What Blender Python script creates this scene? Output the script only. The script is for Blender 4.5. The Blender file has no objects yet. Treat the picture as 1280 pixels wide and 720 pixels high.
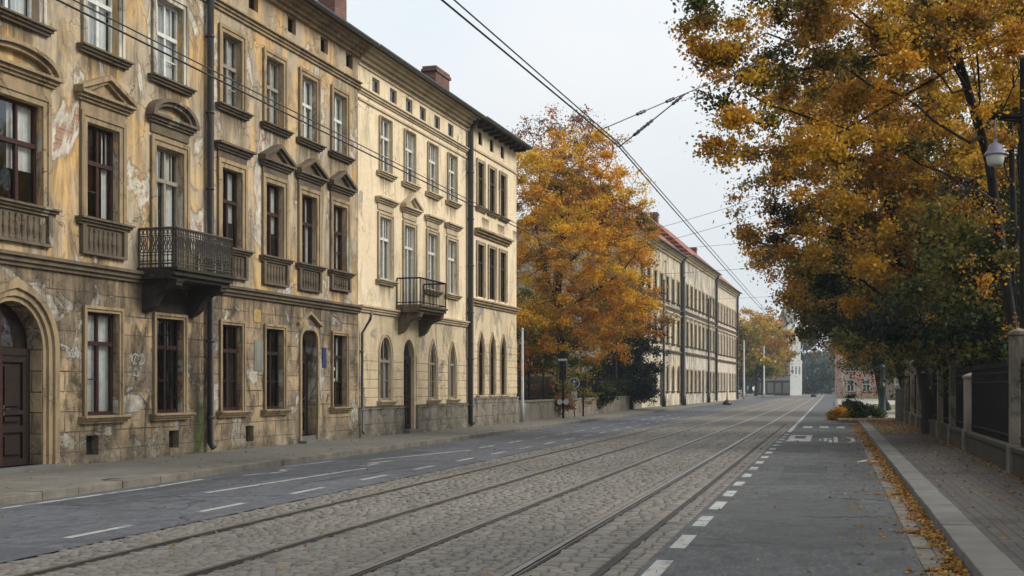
import bpy, math, random
import numpy as np
from mathutils import Vector
random.seed(4)
R = math.radians
SC = bpy.context.scene
COL = SC.collection
CAMH = 1.75
YAW = math.atan(400/1500)          # camera looks left of the street axis (+Y)
CS, SN = math.cos(YAW), math.sin(YAW)

def at(px, py, d):
    """surveyed point: photo column / row at depth d metres -> world"""
    x = (px-640)/1500*d
    return Vector((x*CS-d*SN, x*SN+d*CS, CAMH+(484-py)/1500*d))
def gx(px, d):
    """x, y on plan of a photo column at depth d"""
    v = at(px, 484, d); return v.x, v.y

# ------------------------------------------------------------------ objects
def tag(o, label=None, cat=None, group=None, kind=None):
    if label: o['label'] = label
    if cat: o['category'] = cat
    if group: o['group'] = group
    if kind: o['kind'] = kind
    return o
def empty(name, loc=(0, 0, 0), rz=0):
    o = bpy.data.objects.new(name, None); COL.objects.link(o)
    o.location = loc; o.rotation_euler = (0, 0, rz); o.empty_display_size = .2
    return o
def copy_tree(o, parent=None):
    c = o.copy(); COL.objects.link(c)
    if parent: c.parent = parent
    for ch in list(o.children): copy_tree(ch, c)
    return c

class MB:
    def __init__(s): s.v = []; s.f = []; s.sm = False
    def add(s, vs, fs):
        b = len(s.v); s.v += [tuple(p) for p in vs]; s.f += [tuple(i+b for i in f) for f in fs]
        return s
    def box(s, x0, x1, y0, y1, z0, z1):
        return s.add([(x0,y0,z0),(x1,y0,z0),(x1,y1,z0),(x0,y1,z0),(x0,y0,z1),(x1,y0,z1),(x1,y1,z1),(x0,y1,z1)],
                     [(0,3,2,1),(4,5,6,7),(0,1,5,4),(1,2,6,5),(2,3,7,6),(3,0,4,7)])
    def quad(s, a, b, c, d): return s.add([a,b,c,d],[(0,1,2,3)])
    def prism(s, pts, a0, a1, axis='x'):
        """closed outline extruded from a0 to a1; 'x': outline is (y,z); 'y': (x,z); 'z': (x,y)"""
        n = len(pts)
        def P(p, a): return (a,p[0],p[1]) if axis=='x' else ((p[0],a,p[1]) if axis=='y' else (p[0],p[1],a))
        vs = [P(p,a0) for p in pts]+[P(p,a1) for p in pts]
        fs = [(i,(i+1)%n,n+(i+1)%n,n+i) for i in range(n)]
        return s.add(vs, fs+[tuple(range(n-1,-1,-1)), tuple(range(n,2*n))])
    def tube(s, path, r, n=8, cap=True):
        path = [Vector(p) for p in path]
        rs = r if isinstance(r,(list,tuple)) else [r]*len(path)
        b = len(s.v)
        for i,p in enumerate(path):
            d = (path[min(i+1,len(path)-1)]-path[max(i-1,0)]).normalized()
            u = d.cross(Vector((0,0,1)) if abs(d.z)<.95 else Vector((1,0,0))).normalized(); w = u.cross(d)
            for k in range(n):
                a = 2*math.pi*k/n; s.v.append(tuple(p+u*math.cos(a)*rs[i]+w*math.sin(a)*rs[i]))
        for i in range(len(path)-1):
            for k in range(n):
                s.f.append((b+i*n+k, b+i*n+(k+1)%n, b+(i+1)*n+(k+1)%n, b+(i+1)*n+k))
        if cap:
            s.f.append(tuple(b+k for k in range(n-1,-1,-1))); e=b+(len(path)-1)*n
            s.f.append(tuple(e+k for k in range(n)))
        return s
    def lathe(s, prof, c=(0,0,0), n=16):
        b = len(s.v)
        for r,z in prof:
            for k in range(n):
                a = 2*math.pi*k/n; s.v.append((c[0]+r*math.cos(a), c[1]+r*math.sin(a), c[2]+z))
        for i in range(len(prof)-1):
            for k in range(n): s.f.append((b+i*n+k,b+i*n+(k+1)%n,b+(i+1)*n+(k+1)%n,b+(i+1)*n+k))
        return s
    def build(s, name, m, parent=None, smooth=False, bevel=0, loc=None):
        me = bpy.data.meshes.new(name); me.from_pydata(s.v, [], s.f); me.update()
        if smooth: me.polygons.foreach_set('use_smooth', [True]*len(me.polygons))
        o = bpy.data.objects.new(name, me); COL.objects.link(o); me.materials.append(m)
        if parent: o.parent = parent
        if loc: o.location = loc
        if bevel:
            b = o.modifiers.new('bev','BEVEL'); b.width = bevel; b.segments = 2; b.limit_method = 'ANGLE'
        return o

# ------------------------------------------------------------------ materials
def nd(T, typ, ins={}, **at_):
    n = T.nodes.new('ShaderNode'+typ)
    for k,v in at_.items(): setattr(n,k,v)
    for k,v in ins.items():
        if isinstance(v, bpy.types.NodeSocket): T.links.new(v, n.inputs[k])
        else: n.inputs[k].default_value = v
    return n
def c4(c): return (c[0],c[1],c[2],1)
def new_mat(name):
    m = bpy.data.materials.new(name); m.use_nodes = True
    T = m.node_tree; T.nodes.clear()
    out = nd(T,'OutputMaterial'); b = nd(T,'BsdfPrincipled'); T.links.new(b.outputs[0], out.inputs[0])
    return m, T, b
def vec(T, kind='Object', sc=(1,1,1), loc=(0,0,0), rot=(0,0,0)):
    tc = nd(T,'TexCoord')
    return nd(T,'Mapping',{'Vector':tc.outputs[kind],'Scale':sc,'Location':loc,'Rotation':rot}).outputs[0]
def noise(T, v, s, d=6, r=.6, dist=0):
    return nd(T,'TexNoise',{'Vector':v,'Scale':s,'Detail':d,'Roughness':r,'Distortion':dist}).outputs['Fac']
def ramp(T, f, *st):
    n = nd(T,'ValToRGB',{'Fac':f}); e = n.color_ramp.elements
    while len(e) < len(st): e.new(.5)
    for i,(p,c) in enumerate(st):
        e[i].position = p; e[i].color = c4(c) if isinstance(c,(tuple,list)) else (c,c,c,1)
    return n.outputs[0]
def mix(T, f, a, b, mode='MIX'):
    return nd(T,'MixRGB',{'Fac':f,'Color1':c4(a) if isinstance(a,tuple) else a,'Color2':c4(b) if isinstance(b,tuple) else b},blend_type=mode).outputs[0]
def mth(T, op, a, b=0.): return nd(T,'Math',{0:a,1:b},operation=op).outputs[0]
def bump(T, b, h, strength=.5, dist=.02, prev=None):
    n = nd(T,'Bump',{'Height':h,'Strength':strength,'Distance':dist})
    if prev: T.links.new(prev, n.inputs['Normal'])
    T.links.new(n.outputs[0], b.inputs['Normal']); return n.outputs[0]
def setc(T, b, c, rough=.85, spec=.3):
    if isinstance(c,tuple): b.inputs['Base Color'].default_value = c4(c)
    else: T.links.new(c, b.inputs['Base Color'])
    if isinstance(rough, bpy.types.NodeSocket): T.links.new(rough, b.inputs['Roughness'])
    else: b.inputs['Roughness'].default_value = rough
    b.inputs['Specular IOR Level'].default_value = spec

def simple(name, c, rough=.7, metal=0, var=.25, scale=6, bmp=.15, spec=.4):
    m,T,b = new_mat(name)
    v = vec(T); f = noise(T,v,scale,6,.65)
    col = mix(T, ramp(T,f,(.3,0),(.7,1)), tuple(x*(1-var) for x in c), tuple(min(1,x*(1+var)) for x in c))
    setc(T,b,col,rough,spec); b.inputs['Metallic'].default_value = metal
    if bmp: bump(T,b,noise(T,v,scale*6,4,.7),bmp,.01)
    return m

def plaster(name, A, B, peel, dirt, peel_at=.6, dirt_at=.5, seed=0., stain=.6, bare=None, brick=False, drips=()):
    """old painted stucco: two paint tones, flaked patches with a raised edge, run-off streaks, soot"""
    m,T,b = new_mat(name)
    v = vec(T,loc=(seed,seed*.7,seed*.3))
    col = mix(T, ramp(T,noise(T,v,.55,5,.6),(.38,0),(.62,1)), A, B)
    col = mix(T, mth(T,'MULTIPLY',ramp(T,noise(T,v,7,8,.7),(.35,0),(.75,1)),.45), col, tuple(x*.72 for x in A))
    if bare:
        col = mix(T, mth(T,'MULTIPLY',ramp(T,noise(T,vec(T,sc=(1,1,.5),loc=(seed*5,0,2)),.62,8,.66,.8),(.44,0),(.53,1)),.9), col, mix(T,noise(T,v,4,8,.7),tuple(x*.7 for x in bare),tuple(x*1.25 for x in bare)))
    vs = vec(T,sc=(1.25,1.25,.3),loc=(seed*2,0,seed))
    st = ramp(T,noise(T,vs,1.3,9,.7,1.1),(dirt_at,0),(dirt_at+.2,1))
    fine = ramp(T,noise(T,vec(T,sc=(4,4,.25),loc=(seed,0,3)),1.5,6,.7,.4),(.52,0),(.75,1))
    col = mix(T, mth(T,'MULTIPLY',mth(T,'MULTIPLY',fine,ramp(T,noise(T,v,.5,4,.6),(.42,0),(.62,1))),stain*.8), col, dirt)
    col = mix(T, mth(T,'MULTIPLY',st,stain), col, dirt)
    v2 = vec(T,sc=(1,1,.55),loc=(seed*3+5,0,seed))
    pn = noise(T,v2,.75,9,.62,.6)
    pk = ramp(T,mth(T,'ADD',pn,mth(T,'MULTIPLY',mth(T,'SUBTRACT',noise(T,v,11,6,.75),.5),.06)),(peel_at,0),(peel_at+.03,1))
    tone = ramp(T,noise(T,v,3.4,9,.72,.5),(.34,tuple(x*.5 for x in peel)),(.5,tuple(x*.85 for x in peel)),(.66,tuple(x*1.12 for x in peel)))
    if brick:
        sx = nd(T,'SeparateXYZ',{0:v}); bv = nd(T,'CombineXYZ',{0:mth(T,'SUBTRACT',sx.outputs[0],sx.outputs[1]),1:sx.outputs[2],2:0.}).outputs[0]
        bt = nd(T,'TexBrick',{'Vector':bv,'Scale':1.,'Mortar Size':.009,'Brick Width':.27,'Row Height':.078,'Color1':(.27,.14,.085,1),'Color2':(.34,.20,.125,1),'Mortar':(.30,.26,.20,1)}).outputs['Color']
        tone = mix(T, ramp(T,pn,(peel_at+.065,0),(peel_at+.085,1)), tone, bt)
    col = mix(T, pk, col, tone)
    rim = ramp(T,pn,(peel_at-.02,0),(peel_at-.004,1),(peel_at+.006,1),(peel_at+.02,0))
    col = mix(T, mth(T,'MULTIPLY',rim,.35), col, tuple(x*.5 for x in dirt))
    if drips:
        so = nd(T,'SeparateXYZ',{0:nd(T,'TexCoord').outputs['Object']}); acc = None
        for (xc,zt,hw,ln) in drips:
            a = nd(T,'MapRange',{'Value':mth(T,'ABSOLUTE',mth(T,'SUBTRACT',so.outputs[0],xc)),'From Min':hw*.7,'From Max':hw*1.15,'To Min':1.,'To Max':0.}).outputs[0]
            z_ = nd(T,'MapRange',{'Value':so.outputs[2],'From Min':zt-ln,'From Max':zt,'To Min':0.,'To Max':1.}).outputs[0]
            q = mth(T,'MULTIPLY',mth(T,'MULTIPLY',a,z_),mth(T,'LESS_THAN',so.outputs[2],zt+.05)); acc = q if acc is None else mth(T,'MAXIMUM',acc,q)
        dn = ramp(T,mth(T,'ADD',noise(T,vec(T,sc=(5,5,.35)),1.6,6,.7,.2),mth(T,'MULTIPLY',acc,.32)),(.58,0),(.80,1))
        col = mix(T, mth(T,'MULTIPLY',mth(T,'MULTIPLY',dn,acc),.95), col, tuple(x*.55 for x in dirt))
    sp = ramp(T,noise(T,v,3.1,10,.75,.4),(.60,0),(.70,1))
    col = mix(T, mth(T,'MULTIPLY',sp,.7), col, tuple(x*.8 for x in dirt))
    cr = nd(T,'TexVoronoi',{'Vector':nd(T,'VectorMath',{0:v,1:nd(T,'TexNoise',{'Vector':v,'Scale':2.,'Detail':4.}).outputs['Color']},operation='ADD').outputs[0],'Scale':.8},feature='DISTANCE_TO_EDGE').outputs['Distance']
    ck = mth(T,'MULTIPLY',ramp(T,cr,(0.,1),(.012,0)),ramp(T,noise(T,v,.7,2),(.45,0),(.6,1)))
    col = mix(T, mth(T,'MULTIPLY',ck,.7), col, tuple(x*.35 for x in dirt))
    setc(T,b,col,.9,.2)
    h = mth(T,'ADD', mth(T,'MULTIPLY',pk,-.6), mth(T,'MULTIPLY',noise(T,v,9,8,.7),.5))
    h = mth(T,'SUBTRACT',h,mth(T,'MULTIPLY',ck,.6))
    h = mth(T,'ADD',h,mth(T,'MULTIPLY',noise(T,v,1.7,3,.5),1.2))
    bump(T,b,h,.8,.035)
    return m

def ashlar(name, cols, joint, bw=.95, bh=.42, seed=0., blotches=()):
    """worn block-work ground floor with joints, spalled blocks and soot"""
    m,T,b = new_mat(name)
    tc = nd(T,'TexCoord'); sx = nd(T,'SeparateXYZ',{0:tc.outputs['Object']})
    v = vec(T,loc=(seed,seed,0))
    wob = nd(T,'TexNoise',{'Vector':v,'Scale':1.6,'Detail':5.}).outputs['Fac']
    u = mth(T,'ADD',mth(T,'SUBTRACT',sx.outputs[0],sx.outputs[1]),mth(T,'MULTIPLY',wob,.07))
    z = mth(T,'ADD',sx.outputs[2],mth(T,'MULTIPLY',wob,.05))
    bv = nd(T,'CombineXYZ',{0:u,1:z,2:0.}).outputs[0]
    br = nd(T,'TexBrick',{'Vector':bv,'Scale':1.,'Mortar Size':.014,'Mortar Smooth':.3,'Brick Width':bw,'Row Height':bh,'Bias':0.,
        'Color1':c4(cols[0]),'Color2':c4(cols[1]),'Mortar':c4(joint)})
    jf = ramp(T,noise(T,v,.55,5,.6),(.46,1),(.64,.3))
    col = mix(T, mth(T,'MULTIPLY',br.outputs['Fac'],mth(T,'SUBTRACT',1.,jf)), br.outputs['Color'], cols[0])
    col = mix(T, mth(T,'MULTIPLY',ramp(T,noise(T,v,.9,6,.65),(.4,0),(.6,1)),.9), col, cols[2])
    n2 = noise(T,v,.9,9,.66,.9)
    pk = ramp(T,n2,(.55,0),(.57,1))
    col = mix(T, pk, col, ramp(T,noise(T,v,3.3,6,.6),(.35,tuple(x*.45 for x in cols[3])),(.68,cols[3])))
    vs = vec(T,sc=(1.3,1.3,.45),loc=(seed*2,0,seed))
    col = mix(T, mth(T,'MULTIPLY',ramp(T,noise(T,vs,1.2,9,.74,1.2),(.49,0),(.62,1)),.86), col, (.04,.034,.026))
    low = nd(T,'MapRange',{'Value':mth(T,'ADD',sx.outputs[2],mth(T,'MULTIPLY',noise(T,v,1.3,6,.7),1.3)),'From Min':.75,'From Max':1.75,'To Min':1.,'To Max':0.}).outputs[0]
    damp = ramp(T,noise(T,v,2.,8,.7),(.34,(.05,.043,.033)),(.52,(.17,.14,.10)),(.68,(.36,.31,.24)))
    col = mix(T, mth(T,'MULTIPLY',low,.85), col, damp)
    top = nd(T,'MapRange',{'Value':sx.outputs[2],'From Min':2.7,'From Max':4.15,'To Min':0.,'To Max':1.}).outputs[0]
    col = mix(T, mth(T,'MULTIPLY',ramp(T,mth(T,'ADD',noise(T,vec(T,sc=(3,3,.3)),1.5,7,.72,.4),mth(T,'MULTIPLY',top,.25)),(.58,0),(.78,1)),.65), col, (.06,.047,.034))
    mos = mth(T,'MULTIPLY',low,ramp(T,noise(T,v,.8,7,.7),(.58,0),(.68,1)))
    col = mix(T, mth(T,'MULTIPLY',mos,.6), col, (.055,.06,.025))
    for (sx_,sz_,rx_,rz_,cc,k_) in blotches:
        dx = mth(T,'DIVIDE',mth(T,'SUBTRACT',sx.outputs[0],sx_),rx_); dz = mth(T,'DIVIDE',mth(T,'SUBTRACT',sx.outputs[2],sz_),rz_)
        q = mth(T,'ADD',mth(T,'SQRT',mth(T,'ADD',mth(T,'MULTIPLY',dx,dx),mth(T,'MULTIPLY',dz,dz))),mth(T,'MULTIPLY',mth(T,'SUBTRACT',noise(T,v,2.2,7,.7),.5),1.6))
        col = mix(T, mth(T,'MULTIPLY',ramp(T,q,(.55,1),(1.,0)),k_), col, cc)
    setc(T,b,col,.92,.2)
    h = mth(T,'ADD', mth(T,'MULTIPLY',mth(T,'MULTIPLY',br.outputs['Fac'],jf),-1.), mth(T,'MULTIPLY',noise(T,v,6,9,.72),1.1))
    h = mth(T,'SUBTRACT',h,mth(T,'MULTIPLY',pk,.9))
    bump(T,b,h,.9,.035)
    return m

def glass_mat():
    m = bpy.data.materials.new('window_glass'); m.use_nodes = True; T = m.node_tree; T.nodes.clear()
    out = nd(T,'OutputMaterial'); v = vec(T)
    nb = nd(T,'Bump',{'Height':noise(T,v,2.2,2,.5),'Strength':.25,'Distance':.03}).outputs[0]
    gl = nd(T,'BsdfGlossy',{'Color':(.9,.95,1,1),'Roughness':.04,'Normal':nb})
    tr = nd(T,'BsdfTransparent',{'Color':(.84,.86,.85,1)})
    fr = nd(T,'Fresnel',{'IOR':1.5,'Normal':nb}).outputs[0]
    f = mth(T,'ADD',fr,.07)
    mx = nd(T,'MixShader',{0:f,1:tr.outputs[0],2:gl.outputs[0]})
    T.links.new(mx.outputs[0], out.inputs[0]); return m

def leaf_mat(name='leaf'):
    m = bpy.data.materials.new(name); m.use_nodes = True; T = m.node_tree; T.nodes.clear()
    out = nd(T,'OutputMaterial'); a = nd(T,'Attribute',attribute_name='col').outputs['Color']
    d = nd(T,'BsdfDiffuse',{'Color':a}); t = nd(T,'BsdfTranslucent',{'Color':a})
    g = nd(T,'BsdfGlossy',{'Color':(1,1,1,1),'Roughness':.45})
    m1 = nd(T,'MixShader',{0:.4,1:d.outputs[0],2:t.outputs[0]})
    m2 = nd(T,'MixShader',{0:.014,1:m1.outputs[0],2:g.outputs[0]})
    T.links.new(m2.outputs[0], out.inputs[0]); return m

def asphalt(name, c, seed=0., patchy=.5):
    m,T,b = new_mat(name); v = vec(T,loc=(seed,seed,0))
    col = mix(T, ramp(T,noise(T,v,.35,6,.6),(.35,0),(.65,1)), tuple(x*.78 for x in c), tuple(x*1.15 for x in c))
    vl = vec(T,sc=(1.3,.05,1),loc=(seed,0,0))
    col = mix(T, mth(T,'MULTIPLY',ramp(T,noise(T,vl,1.2,4,.6),(.4,0),(.65,1)),patchy), col, tuple(x*.68 for x in c))
    sp = noise(T,v,90,3,.8)
    col = mix(T, mth(T,'MULTIPLY',ramp(T,noise(T,vec(T,sc=(1,.22,1),loc=(seed,0,0)),20,7,.9),(.47,0),(.57,1)),.85), col, tuple(x*1.7 for x in c))
    col = mix(T, mth(T,'MULTIPLY',ramp(T,noise(T,vec(T,sc=(1,.25,1),loc=(seed+9,0,0)),6,8,.82),(.49,0),(.6,1)),.75), col, tuple(x*.5 for x in c))
    col = mix(T, mth(T,'MULTIPLY',ramp(T,noise(T,v,1.3,9,.75,.6),(.48,0),(.6,1)),.5), col, tuple(x*.55 for x in c))
    col = mix(T, mth(T,'MULTIPLY',ramp(T,noise(T,v,140,2,.8),(.56,0),(.7,1)),.6), col, tuple(x*.35 for x in c))
    wv = nd(T,'VectorMath',{0:v,1:nd(T,'TexNoise',{'Vector':v,'Scale':.9,'Detail':6.}).outputs['Color']},operation='ADD').outputs[0]
    cr = nd(T,'TexVoronoi',{'Vector':wv,'Scale':.22},feature='DISTANCE_TO_EDGE').outputs['Distance']
    ck = mth(T,'MULTIPLY',ramp(T,cr,(0.,1),(.010,0)),ramp(T,noise(T,v,.4,2),(.40,0),(.5,1)))
    col = mix(T, mth(T,'MULTIPLY',ck,.8), col, tuple(x*.3 for x in c))
    pt = nd(T,'TexVoronoi',{'Vector':vec(T,sc=(.5,.14,1),loc=(seed+3,1,0)),'Scale':1.},feature='F1',distance='CHEBYCHEV')
    ps = nd(T,'SeparateColor',{0:pt.outputs['Color']})
    col = mix(T, mth(T,'MULTIPLY',ramp(T,ps.outputs[0],(.72,0),(.725,1)),.45), col, tuple(x*.6 for x in c))
    setc(T,b,col,ramp(T,noise(T,v,1.2,5),(.3,.62),(.7,.85)),.35)
    bump(T,b,mth(T,'SUBTRACT',mth(T,'ADD',sp,mth(T,'MULTIPLY',noise(T,v,2.,4),1.5)),mth(T,'MULTIPLY',ck,2.)),.45,.012)
    return m

def paving(name, c1, c2, joint, bw, bh, rot=0, seed=0.):
    m,T,b = new_mat(name); v = vec(T,loc=(seed,seed,0),rot=(0,0,rot))
    wob = nd(T,'VectorMath',{0:v,1:nd(T,'VectorMath',{0:nd(T,'TexNoise',{'Vector':v,'Scale':1.1,'Detail':3.}).outputs['Color'],'Scale':.06},operation='SCALE').outputs[0]},operation='ADD').outputs[0]
    br = nd(T,'TexBrick',{'Vector':wob,'Scale':1.,'Mortar Size':.009,'Mortar Smooth':.4,'Brick Width':bw,'Row Height':bh,'Bias':0.,'Color1':c4(c1),'Color2':c4(c2),'Mortar':c4(joint)})
    col = mix(T, mth(T,'MULTIPLY',ramp(T,noise(T,v,.45,6,.65),(.36,0),(.64,1)),.7), br.outputs['Color'], tuple(x*.62 for x in c1))
    col = mix(T, mth(T,'MULTIPLY',ramp(T,noise(T,v,18,6,.75),(.5,0),(.7,1)),.5), col, tuple(x*.5 for x in c1))
    setc(T,b,col,.85,.3)
    bump(T,b,mth(T,'SUBTRACT',mth(T,'MULTIPLY',noise(T,v,14,6,.7),.8),br.outputs['Fac']),.6,.015)
    return m

def paint_mat(name, c, wear=.5):
    m,T,b = new_mat(name); v = vec(T)
    setc(T,b,mix(T,ramp(T,noise(T,v,5,5),(.3,0),(.7,1)),tuple(x*.8 for x in c),c),.7,.3)
    w = mth(T,'ADD',mth(T,'MULTIPLY',noise(T,v,3.,4,.6),.5),mth(T,'MULTIPLY',noise(T,v,34,6,.8),.5))
    T.links.new(ramp(T,w,(wear-.07,0),(wear+.02,1)), b.inputs['Alpha'])
    return m

def tile_mat(name, c1, c2, rowlen=.32):
    m,T,b = new_mat(name)
    tc = nd(T,'TexCoord'); sx = nd(T,'SeparateXYZ',{0:tc.outputs['Object']}); v = vec(T)
    bv = nd(T,'CombineXYZ',{0:sx.outputs[0],1:mth(T,'MULTIPLY',sx.outputs[2],1.6),2:0.}).outputs[0]
    br = nd(T,'TexBrick',{'Vector':bv,'Scale':1.,'Mortar Size':.015,'Brick Width':.25,'Row Height':rowlen,'Color1':c4(c1),'Color2':c4(c2),'Mortar':(.02,.02,.02,1)})
    col = mix(T,mth(T,'MULTIPLY',ramp(T,noise(T,v,1.,6),(.4,0),(.6,1)),.6),br.outputs['Color'],tuple(x*.5 for x in c1))
    setc(T,b,col,.8,.3); bump(T,b,mth(T,'SUBTRACT',noise(T,v,8,3),br.outputs['Fac']),.8,.03)
    return m

M = {}
M['ochre'] = plaster('ochre_stucco',(.63,.385,.14),(.55,.41,.235),(.56,.51,.42),(.13,.098,.06),.555,.455,1.3,stain=.85,drips=[(t-12.,z,.75,1.0) for t in (16.1,19.4,22.24,24.8,27.65,29.95,32.05,34.15) for z in (8.85,)]+[(t-12.,4.75,.7,.6) for t in (22.24,27.65,29.95,32.05,34.15)],bare=(.40,.34,.25),brick=True)
M['ochre_ground'] = ashlar('brown_ashlar',((.50,.36,.215),(.37,.275,.165),(.16,.13,.095),(.58,.53,.44)),(.07,.055,.04),seed=2.1,blotches=((12.8,3.7,1.25,.75,(.02,.017,.013),.93),(14.1,.7,.3,.9,(.05,.075,.016),.85),(13.9,2.2,.35,2.2,(.03,.025,.02),.7),(4.5,.4,1.2,.5,(.05,.05,.03),.6)))  # near-black blotch right under the balcony; mossy one at the drainpipe foot
M['ochre_trim'] = plaster('ochre_trim',(.36,.265,.15),(.29,.22,.135),(.40,.36,.29),(.085,.065,.045),.62,.46,4.,stain=.8)
M['dark_trim'] = plaster('sooty_trim',(.105,.083,.058),(.16,.125,.085),(.30,.26,.2),(.035,.03,.024),.63,.5,7.)
M['cream'] = plaster('cream_stucco',(.78,.645,.44),(.72,.585,.39),(.44,.40,.33),(.27,.21,.135),.65,.49,9.,stain=.6,drips=[(x,z,.6,.9) for x in (2.2,4.4,6.7,8.85) for z in (8.9,5.25)])
M['cream_ground'] = plaster('cream_ground_stucco',(.66,.53,.345),(.56,.45,.29),(.38,.34,.28),(.17,.135,.09),.6,.5,12.)
M['cream_trim'] = plaster('cream_trim',(.54,.44,.295),(.42,.34,.225),(.38,.33,.26),(.16,.125,.085),.66,.5,15.)
M['plinth'] = ashlar('grey_plinth_stone',((.27,.245,.205),(.22,.20,.165),(.17,.15,.12),(.34,.31,.26)),(.07,.06,.05),1.3,.55,seed=5.)
M['far_cream'] = plaster('far_cream_stucco',(.70,.61,.45),(.60,.52,.37),(.42,.37,.3),(.10,.078,.055),.58,.42,19.,stain=.85)
M['far_white'] = plaster('far_pale_stucco',(.62,.56,.46),(.52,.46,.36),(.40,.37,.32),(.085,.07,.055),.58,.42,23.,stain=.85)
M['far_pink'] = plaster('far_pink_stucco',(.60,.50,.40),(.58,.50,.40),(.45,.39,.32),(.15,.1,.075),.58,.48,27.)
M['red_wood'] = simple('red_brown_wood',(.042,.018,.013),.6,scale=9,spec=.2)
M['dark_wood'] = simple('dark_brown_wood',(.024,.015,.011),.6,scale=9,spec=.2)
M['white_wood'] = simple('white_painted_wood',(.56,.55,.51),.6,var=.2,scale=9)
M['grey_wood'] = simple('grey_weathered_wood',(.24,.20,.155),.75,scale=9)
M['glass'] = glass_mat()
M['curtain'] = simple('net_curtain',(.80,.80,.77),.95,var=.15,bmp=0)
M['room'] = simple('dark_room_wall',(.05,.043,.037),.95)  # dark colour standing in for the gloom of unlit rooms
M['iron'] = simple('black_iron',(.007,.0068,.0065),.7,var=.4,scale=14,spec=.12)
M['rust_iron'] = simple('rusty_iron',(.055,.043,.034),.7,var=.5,scale=12)
M['pipe'] = simple('dark_pipe_paint',(.026,.026,.028),.5,var=.4,scale=5,spec=.5)
M['zinc'] = simple('grey_zinc',(.11,.115,.12),.45,.5,var=.35,scale=4)
M['steel'] = simple('worn_steel',(.22,.21,.20),.36,1.,var=.35,scale=3,bmp=.05)
M['pole'] = simple('grey_pole_paint',(.42,.43,.43),.5,var=.2)
M['far_red'] = plaster('faded_red_stucco',(.46,.23,.18),(.50,.33,.26),(.5,.44,.38),(.16,.11,.09),.55,.48,29.)
M['slate'] = tile_mat('dark_slate_tiles',(.055,.05,.05),(.085,.07,.065))
M['redtile'] = tile_mat('red_clay_tiles',(.33,.115,.08),(.40,.17,.12))
M['brick'] = tile_mat('chimney_brick',(.20,.085,.065),(.30,.17,.135),.1)
M['bark'] = simple('bark',(.012,.010,.009),.95,var=.5,scale=5,bmp=.9)
M['leaf'] = leaf_mat()
M['asphalt_l'] = asphalt('blue_grey_asphalt',(.086,.091,.103),0.,.35)
M['asphalt_p'] = asphalt('patch_asphalt_left',(.070,.074,.082),5.,.3)
M['asphalt_r'] = asphalt('grey_asphalt',(.068,.071,.072),7.)
M['pave_l'] = paving('left_pavement_slabs',(.185,.172,.148),(.145,.135,.117),(.07,.062,.05),.6,.6,0,3.)
M['pave_r'] = paving('right_pavement_setts',(.088,.079,.071),(.056,.052,.048),(.022,.019,.016),.22,.13,R(90),8.)
M['kerb'] = simple('granite_kerb',(.122,.117,.107),.85,var=.25,scale=1.6,bmp=.4)
M['gutter'] = simple('gutter_stone',(.125,.112,.092),.9,var=.4,scale=2,bmp=.6)
M['kerb_l'] = simple('weathered_kerb',(.145,.13,.105),.9,var=.4,scale=1.6,bmp=.5)
M['mortar'] = simple('sett_mortar',(.085,.076,.061),.95,var=.35,scale=2.5,bmp=.6)
M['soot'] = plaster('black_soot_stone',(.035,.03,.025),(.055,.047,.036),(.09,.085,.05),(.015,.013,.011),.62,.5,41.)
M['groove'] = simple('rail_groove_tar',(.022,.020,.018),.75,var=.5,scale=3)
M['paint'] = paint_mat('road_paint_white',(.37,.37,.35),.455)
M['paint_worn'] = paint_mat('road_paint_worn',(.42,.42,.39),.485)
M['stone'] = plaster('garden_wall_stone',(.24,.205,.16),(.19,.16,.12),(.32,.28,.22),(.05,.042,.032),.58,.45,31.)
M['mossy'] = plaster('mossy_stone',(.055,.049,.037),(.038,.035,.025),(.13,.115,.09),(.025,.024,.016),.6,.45,33.)
M['post'] = plaster('pale_concrete',(.27,.23,.185),(.19,.165,.13),(.14,.13,.10),(.05,.045,.03),.55,.44,35.,stain=.9)
M['earth'] = simple('leaf_litter_earth',(.055,.045,.028),.95,var=.5,scale=1.2,bmp=.6)
M['grass'] = simple('short_grass',(.09,.115,.035),.95,var=.4,scale=3,bmp=.7)
M['gravel'] = simple('pale_gravel',(.30,.275,.235),.95,var=.25,scale=2,bmp=.5)
M['white'] = simple('white_enamel',(.42,.43,.43),.4,var=.08,bmp=0)
M['poster'] = plaster('faded_poster',(.24,.24,.20),(.19,.185,.155),(.34,.31,.25),(.08,.07,.05),.6,.5,44.)
M['yellow'] = simple('yellow_enamel',(.34,.235,.07),.8,var=.3)
M['blue'] = simple('blue_enamel',(.022,.04,.11),.4,var=.15,bmp=0)
M['lampglass'] = simple('opal_glass',(.48,.48,.45),.25,var=.06,bmp=0)
M['lampcap'] = simple('grey_violet_enamel',(.24,.24,.30),.35,var=.12,bmp=0)
M['green_metal'] = simple('dark_green_metal',(.006,.024,.022),.4,var=.3)
M['grey_metal'] = simple('grey_cabinet',(.16,.15,.135),.6,var=.25)
M['black'] = simple('black_plastic',(.015,.015,.016),.4,var=.2)

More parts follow.
